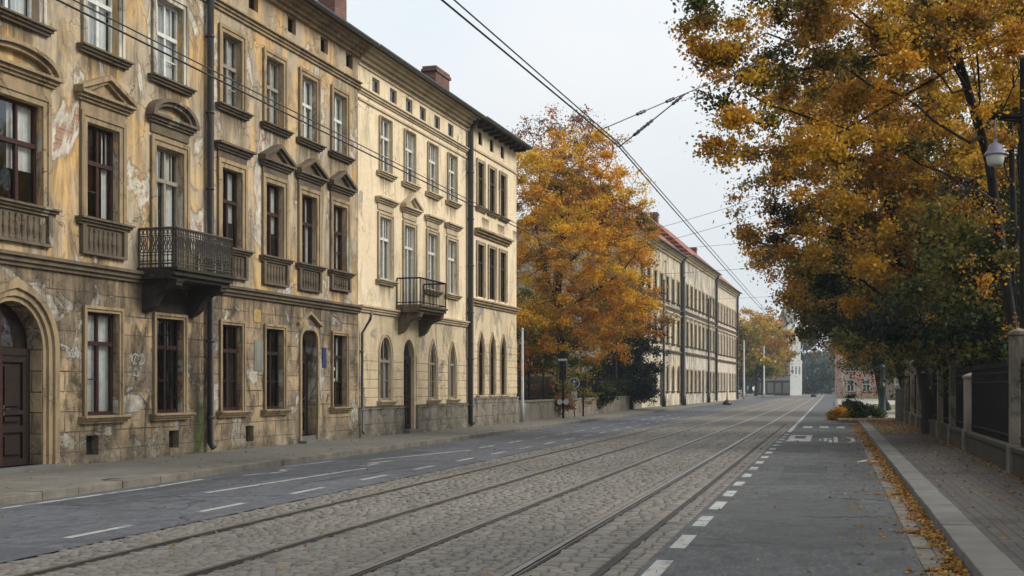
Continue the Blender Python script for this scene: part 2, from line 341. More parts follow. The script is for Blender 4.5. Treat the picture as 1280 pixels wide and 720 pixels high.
def sett_mat():
    m,T,b = new_mat('granite_setts'); v = vec(T)
    rnd = nd(T,'NewGeometry').outputs['Random Per Island']
    col = ramp(T,rnd,(0.,(.075,.068,.06)),(.35,(.145,.131,.112)),(.7,(.19,.171,.144)),(1.,(.12,.113,.104)))
    col = mix(T,mth(T,'MULTIPLY',ramp(T,noise(T,v,.5,5,.6),(.35,0),(.65,1)),.55),col,(.18,.158,.125))
    col = mix(T,mth(T,'MULTIPLY',ramp(T,noise(T,vec(T,sc=(2.2,.12,1)),1.,4,.6),(.42,0),(.6,1)),.5),col,(.10,.09,.075))
    col = mix(T,mth(T,'MULTIPLY',ramp(T,noise(T,v,45,4,.8),(.5,0),(.7,1)),.45),col,(.08,.07,.06))
    setc(T,b,col,.62,.45); bump(T,b,noise(T,v,40,5,.75),.5,.008); return m
M['sett'] = sett_mat()

# ------------------------------------------------------------------ sky and sun
def build_light():
    w = bpy.data.worlds.new('World'); SC.world = w; w.use_nodes = True
    T = w.node_tree; T.nodes.clear()
    SUN_EL, SUN_AZ = R(33), R(78)        # azimuth clockwise from +Y
    sky = nd(T,'TexSky',sky_type='NISHITA',sun_disc=False,sun_elevation=SUN_EL,sun_rotation=SUN_AZ,air_density=1.,dust_density=3.,ozone_density=1.)
    tc = nd(T,'TexCoord'); sp = nd(T,'SeparateXYZ',{0:tc.outputs['Generated']})
    # overcast layer: bright overhead, dimmer low down, with soft cloud mottling
    zen = nd(T,'MapRange',{'Value':sp.outputs[2],'From Min':0.,'From Max':.9,'To Min':8.9,'To Max':14.5}).outputs[0]
    cl = noise(T,nd(T,'Mapping',{'Vector':tc.outputs['Generated'],'Scale':(1,1,2.5)}).outputs[0],2.2,6,.55)
    tone = ramp(T,cl,(.3,(.82,.905,.965)),(.7,(1.,1.,1.)))
    cloud = nd(T,'VectorMath',{0:tone,'Scale':zen},operation='SCALE').outputs[0]
    col = mix(T,.90,sky.outputs[0],cloud)
    bg = nd(T,'Background',{'Color':col,'Strength':.1}); out = nd(T,'OutputWorld')
    T.links.new(bg.outputs[0],out.inputs[0])
    L = bpy.data.lights.new('sun','SUN'); L.energy = 3.1; L.angle = R(22); L.color = (1,.95,.87)
    o = bpy.data.objects.new('sun',L); COL.objects.link(o)
    d = Vector((math.sin(SUN_AZ)*math.cos(SUN_EL), math.cos(SUN_AZ)*math.cos(SUN_EL), math.sin(SUN_EL)))
    o.rotation_euler = d.to_track_quat('Z','Y').to_euler(); o.location = (0,0,60)
build_light()
cam = bpy.data.cameras.new('camera'); co = bpy.data.objects.new('camera',cam); COL.objects.link(co)
cam.sensor_width = 36; cam.lens = 36*1500/1280; cam.shift_y = 124/1280; cam.clip_end = 3000
co.location = (0,0,CAMH); co.rotation_euler = (R(90),0,YAW); SC.camera = co
SC.view_settings.view_transform = 'Standard'; SC.view_settings.look = 'None'
SC.view_settings.exposure = 0.0; SC.view_settings.gamma = 1
SC.cycles.max_bounces = 6; SC.cycles.diffuse_bounces = 3; SC.cycles.glossy_bounces = 2
SC.cycles.transparent_max_bounces = 12; SC.cycles.transmission_bounces = 2
SC.cycles.use_denoising = True

# ------------------------------------------------------------------ ground, road, tram bed
def sheet(name, u0, u1, y0, y1, z, m, n=1):
    b = MB()
    for i in range(n):
        a, c = y0+(y1-y0)*i/n, y0+(y1-y0)*(i+1)/n
        b.quad((u0,a,z),(u1,a,z),(u1,c,z),(u0,c,z))
    return tag(b.build(name, m), kind='structure')
def mesh_np(name, V, F, m, col=None, smooth=False, parent=None):
    """numpy vertices + equal-length faces -> one mesh object"""
    me = bpy.data.meshes.new(name); k = F.shape[1]
    me.vertices.add(len(V)); me.vertices.foreach_set('co', V.astype(np.float32).ravel())
    me.loops.add(F.size); me.loops.foreach_set('vertex_index', F.astype(np.int32).ravel())
    me.polygons.add(len(F)); me.polygons.foreach_set('loop_start', np.arange(0,F.size,k,dtype=np.int32))
    me.polygons.foreach_set('loop_total', np.full(len(F),k,dtype=np.int32))
    if smooth: me.polygons.foreach_set('use_smooth', np.ones(len(F),dtype=bool))
    me.update(calc_edges=True)
    if col is not None:
        a = me.attributes.new('col','FLOAT_COLOR','POINT')
        a.data.foreach_set('color', np.concatenate([col,np.ones((len(col),1))],1).astype(np.float32).ravel())
    o = bpy.data.objects.new(name, me); COL.objects.link(o); me.materials.append(m)
    if parent: o.parent = parent
    return o
def kites(P, size, col, rng, flat=None):
    """leaf-shaped quads at points P"""
    n = len(P); size = size[:,None]
    a = rng.normal(size=(n,3)); 
    if flat is not None: a[:,2] *= flat
    a /= np.linalg.norm(a,axis=1,keepdims=True)+1e-9
    b = rng.normal(size=(n,3))
    if flat is not None: b[:,2] *= flat
    b -= a*(a*b).sum(1,keepdims=True); b /= np.linalg.norm(b,axis=1,keepdims=True)+1e-9
    c = np.cross(a,b)*size*.12
    V = np.stack([P-a*size*.5, P+b*size*.36+c, P+a*size*.5, P-b*size*.36+c],1).reshape(-1,3)
    F = np.arange(4*n).reshape(n,4)
    return V, F, np.repeat(col,4,axis=0)

YE = 420.
U_PAVE, U_KL0, U_KL1, U_BED0, U_BED1, U_GUT, U_KR0, U_KR1 = -20., -12.2, -11.85, -8.0, -1.78, .85, 1.25, 1.62
tag(MB().quad((-320,-60,-.09),(320,-60,-.09),(320,620,-.09),(-320,620,-.09)).build('ground',M['grass']),kind='structure')
sheet('pavement_left',U_PAVE,U_KL0,-12,YE,.12,M['pave_l'])
sheet('road_left',U_KL1,U_BED0,-12,YE,0,M['asphalt_l'])
sheet('road_right',U_BED1,U_GUT,-12,YE,0,M['asphalt_r'])
sheet('pavement_right',U_KR1,4.3,-12,62.,.12,M['pave_r'])
sheet('park_ground',4.3,40,-12,62.,.10,M['earth'])
EB = 58.
sheet('tram_bed_mortar',U_BED0,U_BED1,-12,EB,-.022,M['mortar'])
M['farsett'] = paving('far_setts',(.19,.172,.145),(.16,.147,.125),(.075,.066,.055),.2,.16,0,2.)
sheet('tram_bed_distant',U_BED0,U_BED1,EB,YE,.002,M['farsett'])

RAILS = [-7.26,-5.80,-4.335,-2.90]; SEAM = -2.135
def setts():
    rng = np.random.default_rng(3); V=[]; F=[]; nb=0
    zones = [(U_BED0,RAILS[0]-.065)]+[(RAILS[i]+.09,RAILS[i+1]-.065) for i in range(3)]+[(RAILS[3]+.09,SEAM-.04),(SEAM+.04,U_BED1)]
    for zi,(a,b) in enumerate(zones):
        big = zi >= 4
        y = 4.+rng.random()*.1
        while y < EB:
            ln = rng.uniform(.12,.17) if big else rng.uniform(.10,.14)
            n = max(1,round((b-a)/(rng.uniform(.15,.22) if big else rng.uniform(.125,.175))))
            cut = np.linspace(a,b,n+1); cut[1:-1] += rng.normal(0,.018,n-1)
            for i in range(n):
                g = rng.uniform(.005,.011)
                x0,x1,y0,y1 = cut[i]+g,cut[i+1]-g,y+g,y+ln-g
                h = rng.normal(0,.0038)-(.004 if big else .002); ins = rng.uniform(.012,.022)
                j = rng.normal(0,.006,(4,2)); tl = rng.normal(0,.003,4)
                bx = np.array([(x0,y0),(x1,y0),(x1,y1),(x0,y1)])+j
                c = bx.mean(0); tp = bx+(c-bx)/np.abs(c-bx).clip(.01)*ins
                md = bx+(c-bx)/np.abs(c-bx).clip(.01)*ins*.35
                for r,zz in ((bx,np.full(4,-.03)),(md,h-.011+tl),(tp,h+tl)): V.append(np.c_[r,zz])
                for q in range(2):
                    for k in range(4): F.append((nb+q*4+k,nb+q*4+(k+1)%4,nb+q*4+4+(k+1)%4,nb+q*4+4+k))
                F.append((nb+8,nb+9,nb+10,nb+11)); nb += 12
            y += ln
    return tag(mesh_np('tram_bed_setts',np.concatenate(V),np.array(F),M['sett'],smooth=False),kind='structure')
setts()
for i,u in enumerate(RAILS):
    e = empty('tram_rail',(u,0,0))
    tag(e,['steel tram rail nearest the house side asphalt lane','second steel tram rail from the left, inner rail of the left track',
           'third steel tram rail from the left, inner rail of the right track','steel tram rail nearest the right asphalt lane, doubled by a shiny groove'][i],'tram rail','tram rails set in the setts')
    MB().box(-.036,.03,-12,YE,-.05,.007).build('rail_head',M['steel'],e)
    MB().box(.055,.07,-12,YE,-.05,.003).build('guard_lip',M['steel'],e)
    MB().box(-.07,-.0365,-12,YE,-.05,-.006).box(.0305,.0545,-12,YE,-.05,-.02).box(.0705,.095,-12,YE,-.05,-.006).build('groove',M['groove'],e)
tag(MB().box(SEAM-.045,SEAM+.045,-12,YE,-.05,-.010).build('road_seam',M['groove']),kind='structure')

def kerb(name,u0,u1,y0,y1,m,seed,zt=.13):
    r = random.Random(seed); b = MB(); y = y0
    while y < y1:
        l = r.uniform(.9,1.5) if y < 120 else 6.; j = r.uniform(-.006,.006)
        b.box(u0+j,u1+j,y,y+l-.012,-.08,zt+r.uniform(-.006,.006)); y += l
    return tag(b.build(name,m,bevel=.012),kind='structure')
kerb('kerb_left',U_KL0,U_KL1,-12,300,M['kerb_l'],1)
kerb('kerb_right',U_KR0,U_KR1,-12,62,M['kerb'],2)
# gutter of two stone rows beside the right kerb
def gutter():
    r = random.Random(5); b = MB()
    for k in range(2):
        y = 2.
        while y < 60:
            l = r.uniform(.28,.5); u = U_GUT+k*.2
            b.box(u+.006,u+.194,y,y+l-.015,-.05,.004+r.uniform(-.008,.006)); y += l
    return tag(b.build('gutter_stones',M['gutter'],bevel=.01),kind='structure')
gutter(); sheet('gutter_bed',U_GUT,U_KR0,-12,62,-.018,M['mortar'])

# build-out beyond the right pavement: pale forecourt with grass, own kerb
kerb('kerb_buildout',.3,.62,62.3,150,M['kerb'],6)
tag(MB().box(.3,4.3,62.02,62.28,-.08,.13).build('kerb_return',M['kerb'],bevel=.012),kind='structure')
sheet('forecourt_paving',.62,30,62.28,170,.115,M['gravel'])
sheet('forecourt_grass',1.2,9,92,118,.121,M['grass'])
sheet('flower_bed_soil',.7,3.2,62.5,67.5,.123,M['earth'])

# painted markings
def mark(name, rects, m, z=.004):
    b = MB()
    for (u0,u1,y0,y1) in rects:
        b.quad((u0,y0,z),(u1,y0,z),(u1,y1,z),(u0,y1,z))
    return tag(b.build(name,m),kind='structure')
def path_mark(name, pts, w, m, z=.004):
    b = MB()
    for (a,c) in zip(pts,pts[1:]):
        d = Vector((c[0]-a[0],c[1]-a[1])).normalized(); p = Vector((-d.y,d.x))*w/2
        b.quad((a[0]-p.x,a[1]-p.y,z),(a[0]+p.x,a[1]+p.y,z),(c[0]+p.x,c[1]+p.y,z),(c[0]-p.x,c[1]-p.y,z))
    return tag(b.build(name,m),kind='structure')
mark('lane_dashes_left',[(-8.63,-8.51,12.1+3*k,13.45+3*k) for k in range(7)],M['paint'])
mark('lane_dashes_left_distant',[(-8.63,-8.51,12.1+3*k,13.45+3*k) for k in range(7,40)],M['paint_worn'])
mark('lane_dashes_outer',[(-9.86,-9.74,33.+3.4*k,34.7+3.4*k) for k in range(20)],M['paint_worn'])
path_mark('lane_line_left',[(-10.0,17.9),(-9.72,24.2)],.12,M['paint'])
path_mark('lane_line_bend',[(-10.75,27.1),(-10.15,29.5),(-9.72,32.)],.13,M['paint'])
path_mark('parking_dash',[(-11.62,24.2),(-11.4,26.2)],.12,M['paint'])
path_mark('edge_line_left',[(-11.62,10.),(-11.6,14),(-11.45,18.6),(-11.55,20.5)],.11,M['paint_worn'])
path_mark('cycle_symbol_left',[(-11.3,21.6),(-11.05,22.2),(-10.95,22.9),(-11.25,23.2),(-11.2,23.6)],.1,M['paint_worn'])
path_mark('cycle_symbol_far',[(-10.3,24.9),(-10.02,25.0),(-10.02,25.7),(-10.3,25.8),(-10.1,26.8)],.14,M['paint'])
mark('lane_dashes_right',[(-1.71,-1.54,10.9+2.14*k,12.1+2.14*k) for k in range(4)],M['paint'])
mark('lane_dashes_right_distant',[(-1.71,-1.54,10.9+2.14*k,12.05+2.14*k-.03*k) for k in range(4,17)],M['paint_worn'])
mark('lane_line_right',[(-1.70,-1.54,48.,260.)],M['paint_worn'])
mark('give_way_row',[(-1.22,-.84,53.,55.4),(-.52,-.15,53.,55.4),(.2,.52,53.,55.4)],M['paint_worn'])
mark('lane_symbol_box',[(-1.44,-.68,39.8,41.9),(-1.44,-1.24,41.9,45.1),(-.88,-.68,41.9,45.1),(-1.24,-.88,44.2,45.1)],M['paint'])
path_mark('lane_symbol_loop',[(.12,39.2),(.12,43.6),(.45,43.8),(.66,42.5),(.68,40.6),(.5,39.2),(.1,39.2)],.13,M['paint'])
mark('lane_symbol_arrow',[(-.42,-.34,40.6,41.6),(-.26,-.16,40.,42.),(-.1,0.,39.,41.2),(-.3,-.02,41.9,42.5)],M['paint_worn'])
path_mark('gutter_paint_dab',[(.62,29.2),(.84,29.9),(.98,29.4)],.16,M['paint_worn'],.0085)

M['patch'] = asphalt('darker_patch_asphalt',(.060,.0625,.064),3.)
for n_,(a,b_,y0,y1) in enumerate(((-1.0,-.1,23.,27.5),(.15,.78,31.,36.),(-1.5,-.3,33.,37.5))): sheet('road_patch',a,b_,y0,y1,.0025,M['patch'])
for n_,(u0,u1,y0,y1,u2) in enumerate(((-11.4,-9.2,15.5,22.,-9.0),(-11.6,-8.9,27.,31.,-10.))): sheet('road_patch',u0,u0+1.1,y0,y1,.0025,M['asphalt_p'])
def cracks():
    r=random.Random(8)
    for (u,y,du,dy,n) in ((-.35,16.6,1.1,.35,12),(.0,19.6,.8,-.2,9),(-1.5,21.9,1.3,.5,12),(.3,26.,.5,.2,8),(-10.8,17.,2.6,.9,14),(-9.3,20.,.4,5.,16)):
        p=[(u+du*i/n+r.uniform(-.05,.05),y+dy*i/n+r.uniform(-.09,.09)) for i in range(n+1)]
        path_mark('tar_seam',p,r.uniform(.018,.04),M['groove'],.0035)
cracks()
# fallen leaves
def litter():
    rng = np.random.default_rng(11); P=[]
    def band(n,u0,u1,y0,y1,z,pile=0.,bias=1.):
        y = y0+(y1-y0)*rng.random(n)**bias; u = u0+(u1-u0)*rng.random(n)
        P.append(np.c_[u,y,z+rng.random(n)*pile])
    n=10000; y = 8+50*rng.random(n)**1.2; y=y+.35*np.sin(y*2.3)+.2*np.sin(y*5.1); c = 1.21-.22*np.abs(rng.normal(size=n))*(.35+.9*np.sin(y*.7)**2*np.sin(y*1.9+1)**2)*np.clip(.62+.012*y,0,1.2)
    P.append(np.c_[np.clip(c,.2,1.24),y,.006+.05*rng.random(n)*np.clip((c-.8)/.4,0,1)])
    band(420,.2,1.1,9,60,.006); band(110,-1.7,.6,9,58,.006); band(700,1.7,3.6,9,50,.124,.012); yy=9+41*rng.random(1200); P.append(np.c_[3.3-1.1*rng.random(1200)**2,yy+.5*np.sin(yy*3),np.full(1200,.128)])
    band(4200,1.7,5.,44,62,.124,.03); band(1500,3.0,3.6,14,50,.124,.03); band(900,.2,4,58,66,.13,.02)
    band(2500,4.3,14,10,62,.11,.02); band(160,-11.8,-8,10,60,.006); band(240,-15,-12.3,12,60,.124); band(260,-8,-1.8,8,50,.008)
    P = np.concatenate(P); n=len(P)
    pal = np.array([(.42,.20,.04),(.34,.15,.035),(.26,.11,.03),(.45,.27,.06),(.18,.085,.03),(.5,.33,.10)])
    col = pal[rng.integers(0,len(pal),n)]*rng.uniform(.6,1.1,(n,1))
    pv = (P[:,0]>1.65)&(P[:,1]<44); col[pv] = col[pv]*.55+np.array([.12,.09,.06])*.6
    V,F,C = kites(P,rng.uniform(.04,.078,n),col,rng,.22)
    tag(mesh_np('fallen_leaves',V,F,M['leaf'],C),kind='stuff')
litter()

# ------------------------------------------------------------------ houses
FA = math.atan(460/1500)-YAW                       # the terrace runs about two degrees off the street axis
DF = Vector((math.sin(FA),math.cos(FA))); LF = Vector((-math.cos(FA),math.sin(FA)))
def fpos(t, n): v = DF*t+LF*n; return (v.x,v.y,0)
FRZ = math.pi/2-FA
rh = random.Random(21)

def curve_pts(xc,w,zs,zt,kind='round',n=14):
    out=[]
    for i in range(n+1):
        s = -math.cos(math.pi*i/n)
        if kind=='round': q = math.sqrt(max(0,1-s*s))
        elif kind=='point': q = (1-abs(s))**.62
        else: q = math.sqrt(max(0,1-s**4))
        out.append((xc+s*w/2, zs+(zt-zs)*q))
    return out
def op(xc,w,z0,z1,zs=None,kind='round'):
    return dict(x0=xc-w/2,x1=xc+w/2,z0=z0,z1=z1,zs=zs,curve=curve_pts(xc,w,zs,z1,kind) if zs else None)
def wall_mesh(x0,x1,z0,z1,ops,dep=.24,D=11.,ends=True):
    b = MB()
    xs = sorted({x0,x1,*[o['x0'] for o in ops],*[o['x1'] for o in ops]}); zs = sorted({z0,z1,*[o['z0'] for o in ops],*[o['z1'] for o in ops]})
    for xa,xb in zip(xs,xs[1:]):
        for za,zb in zip(zs,zs[1:]):
            cx,cz = (xa+xb)/2,(za+zb)/2
            if any(o['x0']<cx<o['x1'] and o['z0']<cz<o['z1'] for o in ops): continue
            b.quad((xa,0,za),(xb,0,za),(xb,0,zb),(xa,0,zb))
    for o in ops:
        a,c,l,h = o['x0'],o['x1'],o['z0'],o['zs'] or o['z1']
        d = o.get('dep',dep)
        b.quad((a,0,l),(a,0,h),(a,d,h),(a,d,l)); b.quad((c,0,l),(c,d,l),(c,d,h),(c,0,h)); b.quad((a,0,l),(a,d,l),(c,d,l),(c,0,l))
        if o['curve']:
            for p,q in zip(o['curve'],o['curve'][1:]):
                b.quad((p[0],0,p[1]),(q[0],0,q[1]),(q[0],0,o['z1']),(p[0],0,o['z1']))
                b.quad((p[0],0,p[1]),(p[0],d,p[1]),(q[0],d,q[1]),(q[0],0,q[1]))
        else: b.quad((a,0,h),(c,0,h),(c,d,h),(a,d,h))
    if ends:
        b.quad((x0,0,z0),(x0,0,z1),(x0,D,z1),(x0,D,z0)); b.quad((x1,0,z0),(x1,D,z0),(x1,D,z1),(x1,0,z1))
        b.quad((x0,D,z0),(x0,D,z1),(x1,D,z1),(x1,D,z0))
    return b
def mould(x0,x1,steps,b=None,e=.0):
    """stepped horizontal moulding: steps are (z0, z1, projection); returned ends run past by e"""
    b = b or MB()
    for z0,z1,p in steps: b.box(x0-e*p,x1+e*p,-p,.004,z0,z1-.0015)
    return b
def ring(b, inner, outer, y0, y1):
    """band between two open outlines (x,z) of equal length, from y0 (front) to y1"""
    n=len(inner)
    vs=[(p[0],y0,p[1]) for p in inner]+[(p[0],y0,p[1]) for p in outer]+[(p[0],y1,p[1]) for p in inner]+[(p[0],y1,p[1]) for p in outer]
    fs=[]
    for i in range(n-1):
        fs += [(i,i+1,n+i+1,n+i),(2*n+i,2*n+i+1,i+1,i),(n+i,n+i+1,3*n+i+1,3*n+i)]
    fs += [(0,n,3*n,2*n),(n-1,2*n+n-1,4*n-1,2*n-1)]
    return b.add(vs,fs)

def hood(xc,w,zb,kind):
    b = MB(); hw = w/2
    mould(xc-hw+.06,xc+hw-.06,[(zb-.22,zb,.045)],b)
    mould(xc-hw,xc+hw,[(zb,zb+.06,.10),(zb+.06,zb+.13,.16),(zb+.13,zb+.19,.24)],b,.5)
    zt = zb+.19
    if kind=='tri':
        a = .44
        b.prism([(xc-hw+.05,zt),(xc+hw-.05,zt),(xc,zt+a-.06)],-.06,.004,'y')
        for s in (-1,1):
            b.prism([(xc+s*(hw+.12),zt),(xc+s*(hw+.12),zt+.085),(xc,zt+a+.06),(xc,zt+a-.05)],-.235,.003,'y')
            b.prism([(xc+s*(hw+.06),zt),(xc,zt+a-.052),(xc,zt+a-.12),(xc+s*(hw-.16),zt)],-.15,.0035,'y')
    if kind=='arc':
        ci = [(xc+(hw+.10)*s, zt+.46*math.sqrt(max(0,1-s*s))) for s in [-math.cos(math.pi*i/16) for i in range(17)]]
        cm = [(xc+(hw-.04)*s, zt+.38*math.sqrt(max(0,1-s*s))) for s in [-math.cos(math.pi*i/16) for i in range(17)]]
        cn = [(xc+(hw-.16)*s, zt+.29*math.sqrt(max(0,1-s*s))) for s in [-math.cos(math.pi*i/16) for i in range(17)]]
        ring(b,cm,ci,-.235,.003); ring(b,cn,cm,-.15,.0035)
    return b

def window(root, xc, w, z0, z1, wood, trim, zs=None, kind='round', lights=2, transom=.66, sur=.16, sill=True, hoodk=None, apron=None,
           curtain=True, dep=.15, grille=False, sillm=None, hoodm=None, hoodz=.3):
    a,c = xc-w/2,xc+w/2; zt = zs or z1; f = .055; y0,y1 = dep-.02,dep+.05
    b = MB()
    b.box(a,a+f,y0,y1,z0,zt).box(c-f,c,y0,y1,z0,zt).box(a+f,c-f,y0,y1,z0,z0+f+.03)
    if zs: cv = curve_pts(xc,w,zs,z1,kind); ci=curve_pts(xc,w-2*f,zs,z1-f,kind); ring(b,ci,cv,y0,y1); ztop = z1-.02
    else: b.box(a+f,c-f,y0,y1,z1-f,z1); ztop = z1-f
    tz = z0+(z1-z0)*transom
    b.box(a+f,c-f,y0-.025,y1-.005,tz-.045,tz+.045)
    for i in range(1,lights):
        x = a+(c-a)*i/lights
        b.box(x-.04,x+.04,y0-.012,y1-.008,z0+f+.03,tz-.045)
        b.box(x-.03,x+.03,y0-.008,y1-.008,tz+.045,ztop if lights==2 else z1-f)
    zq = z0+(tz-z0)*.5
    for i in range(lights):
        xa = a+(c-a)*i/lights+.045; xb = a+(c-a)*(i+1)/lights-.045
        if rh.random() < .5: b.box(xa,xb,y0+.006,y1-.012,zq-.014,zq+.014)
        if (b2 := rh.random()) < .35: b.box((xa+xb)/2-.012,(xa+xb)/2+.012,y0+.006,y1-.012,tz+.045,ztop)
    wn = b.build('window',wood,root)
    yg = dep+.02
    if zs: pv=[(a+.01,yg,z0),(c-.01,yg,z0)]+[(p[0],yg,p[1]) for p in reversed(curve_pts(xc,w-.02,zs,z1-.01,kind))]; MB().add(pv,[tuple(range(len(pv)))]).build('pane',M['glass'],wn)
    else:
        pb = MB()
        for i in range(lights):
            for (p,q) in ((z0+.01,tz),(tz,z1-.01)):
                xa=a+.01+(w-.02)*i/lights; xb=a+.01+(w-.02)*(i+1)/lights; t1,t2=rh.uniform(-.006,.006),rh.uniform(-.006,.006)
                pb.quad((xa,yg-t1-t2,p),(xb,yg+t1-t2,p),(xb,yg+t1+t2,q),(xa,yg-t1+t2,q))
        pb.build('pane',M['glass'],wn)
    if curtain:
        cb = MB(); r = rh.random()
        spans = [(a+.03,a+w*rh.uniform(.22,.46)),(c-w*rh.uniform(.22,.46),c-.03)] if r<.75 else [(a+.03,c-.03)]
        zb = z0+.03 if rh.random()<.8 else z0+(z1-z0)*.35
        for (p,q) in spans:
            n = max(4,int((q-p)/.035)); pts=[(p+(q-p)*i/n, dep+.11+.025*math.sin(i*1.9+xc)) for i in range(n+1)]
            for (x,y),(x2,y2) in zip(pts,pts[1:]): cb.quad((x,y,zb),(x2,y2,zb),(x2,y2,zt),(x,y,zt))
        cb.build('curtain',M['curtain'],wn)
    if sur:
        s = MB(); g=.003
        if zs:
            co_=[(a-sur,z0)]+curve_pts(xc,w+2*sur,zs,z1+sur,kind)+[(c+sur,z0)]; ci_=[(a-g,z0)]+curve_pts(xc,w+2*g,zs,z1+g,kind)+[(c+g,z0)]
            ring(s,ci_,co_,-.045,.004)
            cm_=[(a-sur*.62,z0)]+curve_pts(xc,w+1.24*sur,zs,z1+sur*.62,kind)+[(c+sur*.62,z0)]
            ring(s,cm_,co_,-.075,-.043)
        else:
            s.box(a-sur,a-g,-.045,.004,z0,z1+g).box(c+g,c+sur,-.045,.004,z0,z1+g).box(a-sur,c+sur,-.045,.004,z1+g,z1+sur)
            s.box(a-sur-.02,a-sur*.6,-.075,-.043,z0,z1+sur*.6).box(c+sur*.6,c+sur+.02,-.075,-.043,z0,z1+sur*.6).box(a-sur-.02,c+sur+.02,-.075,-.043,z1+sur*.6,z1+sur+.02)
        s.build('surround',trim,wn)
    if sill:
        e = max(sur,.1)+.1
        mould(a-e,c+e,[(z0-.16,z0-.10,.09),(z0-.10,z0-.045,.15),(z0-.045,z0-.004,.21)],None,.3).build('sill',sillm or M['dark_trim'],wn)
    if hoodk: hood(xc,w+2*sur+.16,z1+sur+hoodz,hoodk).build('pediment',hoodm or trim,wn)
    if apron:
        h = apron; s = MB(); zt_ = z0-.16; e=sur+.02
        s.box(a-e,c+e,-.035,.004,zt_-h,zt_-.002)
        n = max(4,int((w+.1)/.17))
        for i in range(n):
            x = a+(c-a)*(i+.5)/n
            s.lathe([(.0,zt_-h+.07),(.045,zt_-h+.07),(.03,zt_-h+.13),(.058,zt_-h+h*.45),(.03,zt_-h+h*.75),(.045,zt_-.06),(0,zt_-.06)],(x,-.036,0),8)
        s.box(a-e,c+e,-.1,-.034,zt_-h,zt_-h+.06).box(a-e,a-e+.12,-.1,-.034,zt_-h+.061,zt_-.003).box(c+e-.12,c+e,-.1,-.034,zt_-h+.061,zt_-.003)
        s.build('apron',M['dark_trim'],wn)
    if grille:
        g = MB(); n = int(w/.13)
        for i in range(1,n): x=a+w*i/n; g.tube([(x,.07,z0+.02),(x,.07,z1-.06)],.009,5)
        for k in range(1,6): zz=z0+(z1-z0)*k/6; g.tube([(a+.02,.07,zz),(c-.02,.07,zz)],.009,5)
        g.build('grille',M['iron'],wn)
    return wn

def door(root, xc, w, z0, zs, z1, wood, dep, kind='round', leaves=2):
    a,c = xc-w/2,xc+w/2; b = MB(); y=dep
    cv = curve_pts(xc,w,zs,z1,kind)
    pv=[(a,y+.05,z0),(c,y+.05,z0)]+[(p[0],y+.05,p[1]) for p in reversed(cv)]
    b.add(pv,[tuple(range(len(pv)))])
    b.box(a+.002,a+.1,y-.02,y+.048,z0,zs).box(c-.1,c-.002,y-.02,y+.048,z0,zs).box(a+.1,c-.1,y-.035,y+.048,zs-.12,zs+.02)
    for i in range(leaves):
        p=a+.1+(w-.2)*i/leaves; q=a+.1+(w-.2)*(i+1)/leaves; h=zs-.12-z0
        for (f0,f1) in ((.0,.06),(.30,.36),(.46,.50),(.94,1.)): b.box(p,q,y-.01,y+.047,z0+h*f0,z0+h*f1)
        b.box(p,p+.1,y-.012,y+.046,z0,z0+h).box(q-.1,q,y-.012,y+.046,z0,z0+h)
        for (f0,f1) in ((.10,.26),(.40,.44),(.54,.90)): b.box(p+.17,q-.17,y+.0,y+.045,z0+h*f0,z0+h*f1)
    d = b.build('door',wood,root)
    s = MB(); s.box(xc-.05,xc+.05,y-.05,y+.04,z0,zs-.12).box(xc-.035,xc+.035,y-.03,y+.04,zs+.02,z1-.05)
    s.build('meeting_stile',M['red_wood'] if leaves==2 else wood,d)
    fv=[(a+.08,y+.03,zs+.04),(c-.08,y+.03,zs+.04)]+[(p[0],y+.03,p[1]) for p in reversed(curve_pts(xc,w-.16,zs+.04,z1-.07,kind))]
    MB().add(fv,[tuple(range(len(fv)))]).build('fanlight',M['glass'],d)
    MB().box(xc+.07,xc+.11,y-.05,y-.01,z0+1.0,z0+1.2).tube([(xc+.09,y-.03,z0+1.12),(xc+.09,y-.1,z0+1.12),(xc+.19,y-.1,z0+1.12)],.012,6).build('handle',M['rust_iron'],d)
    return d

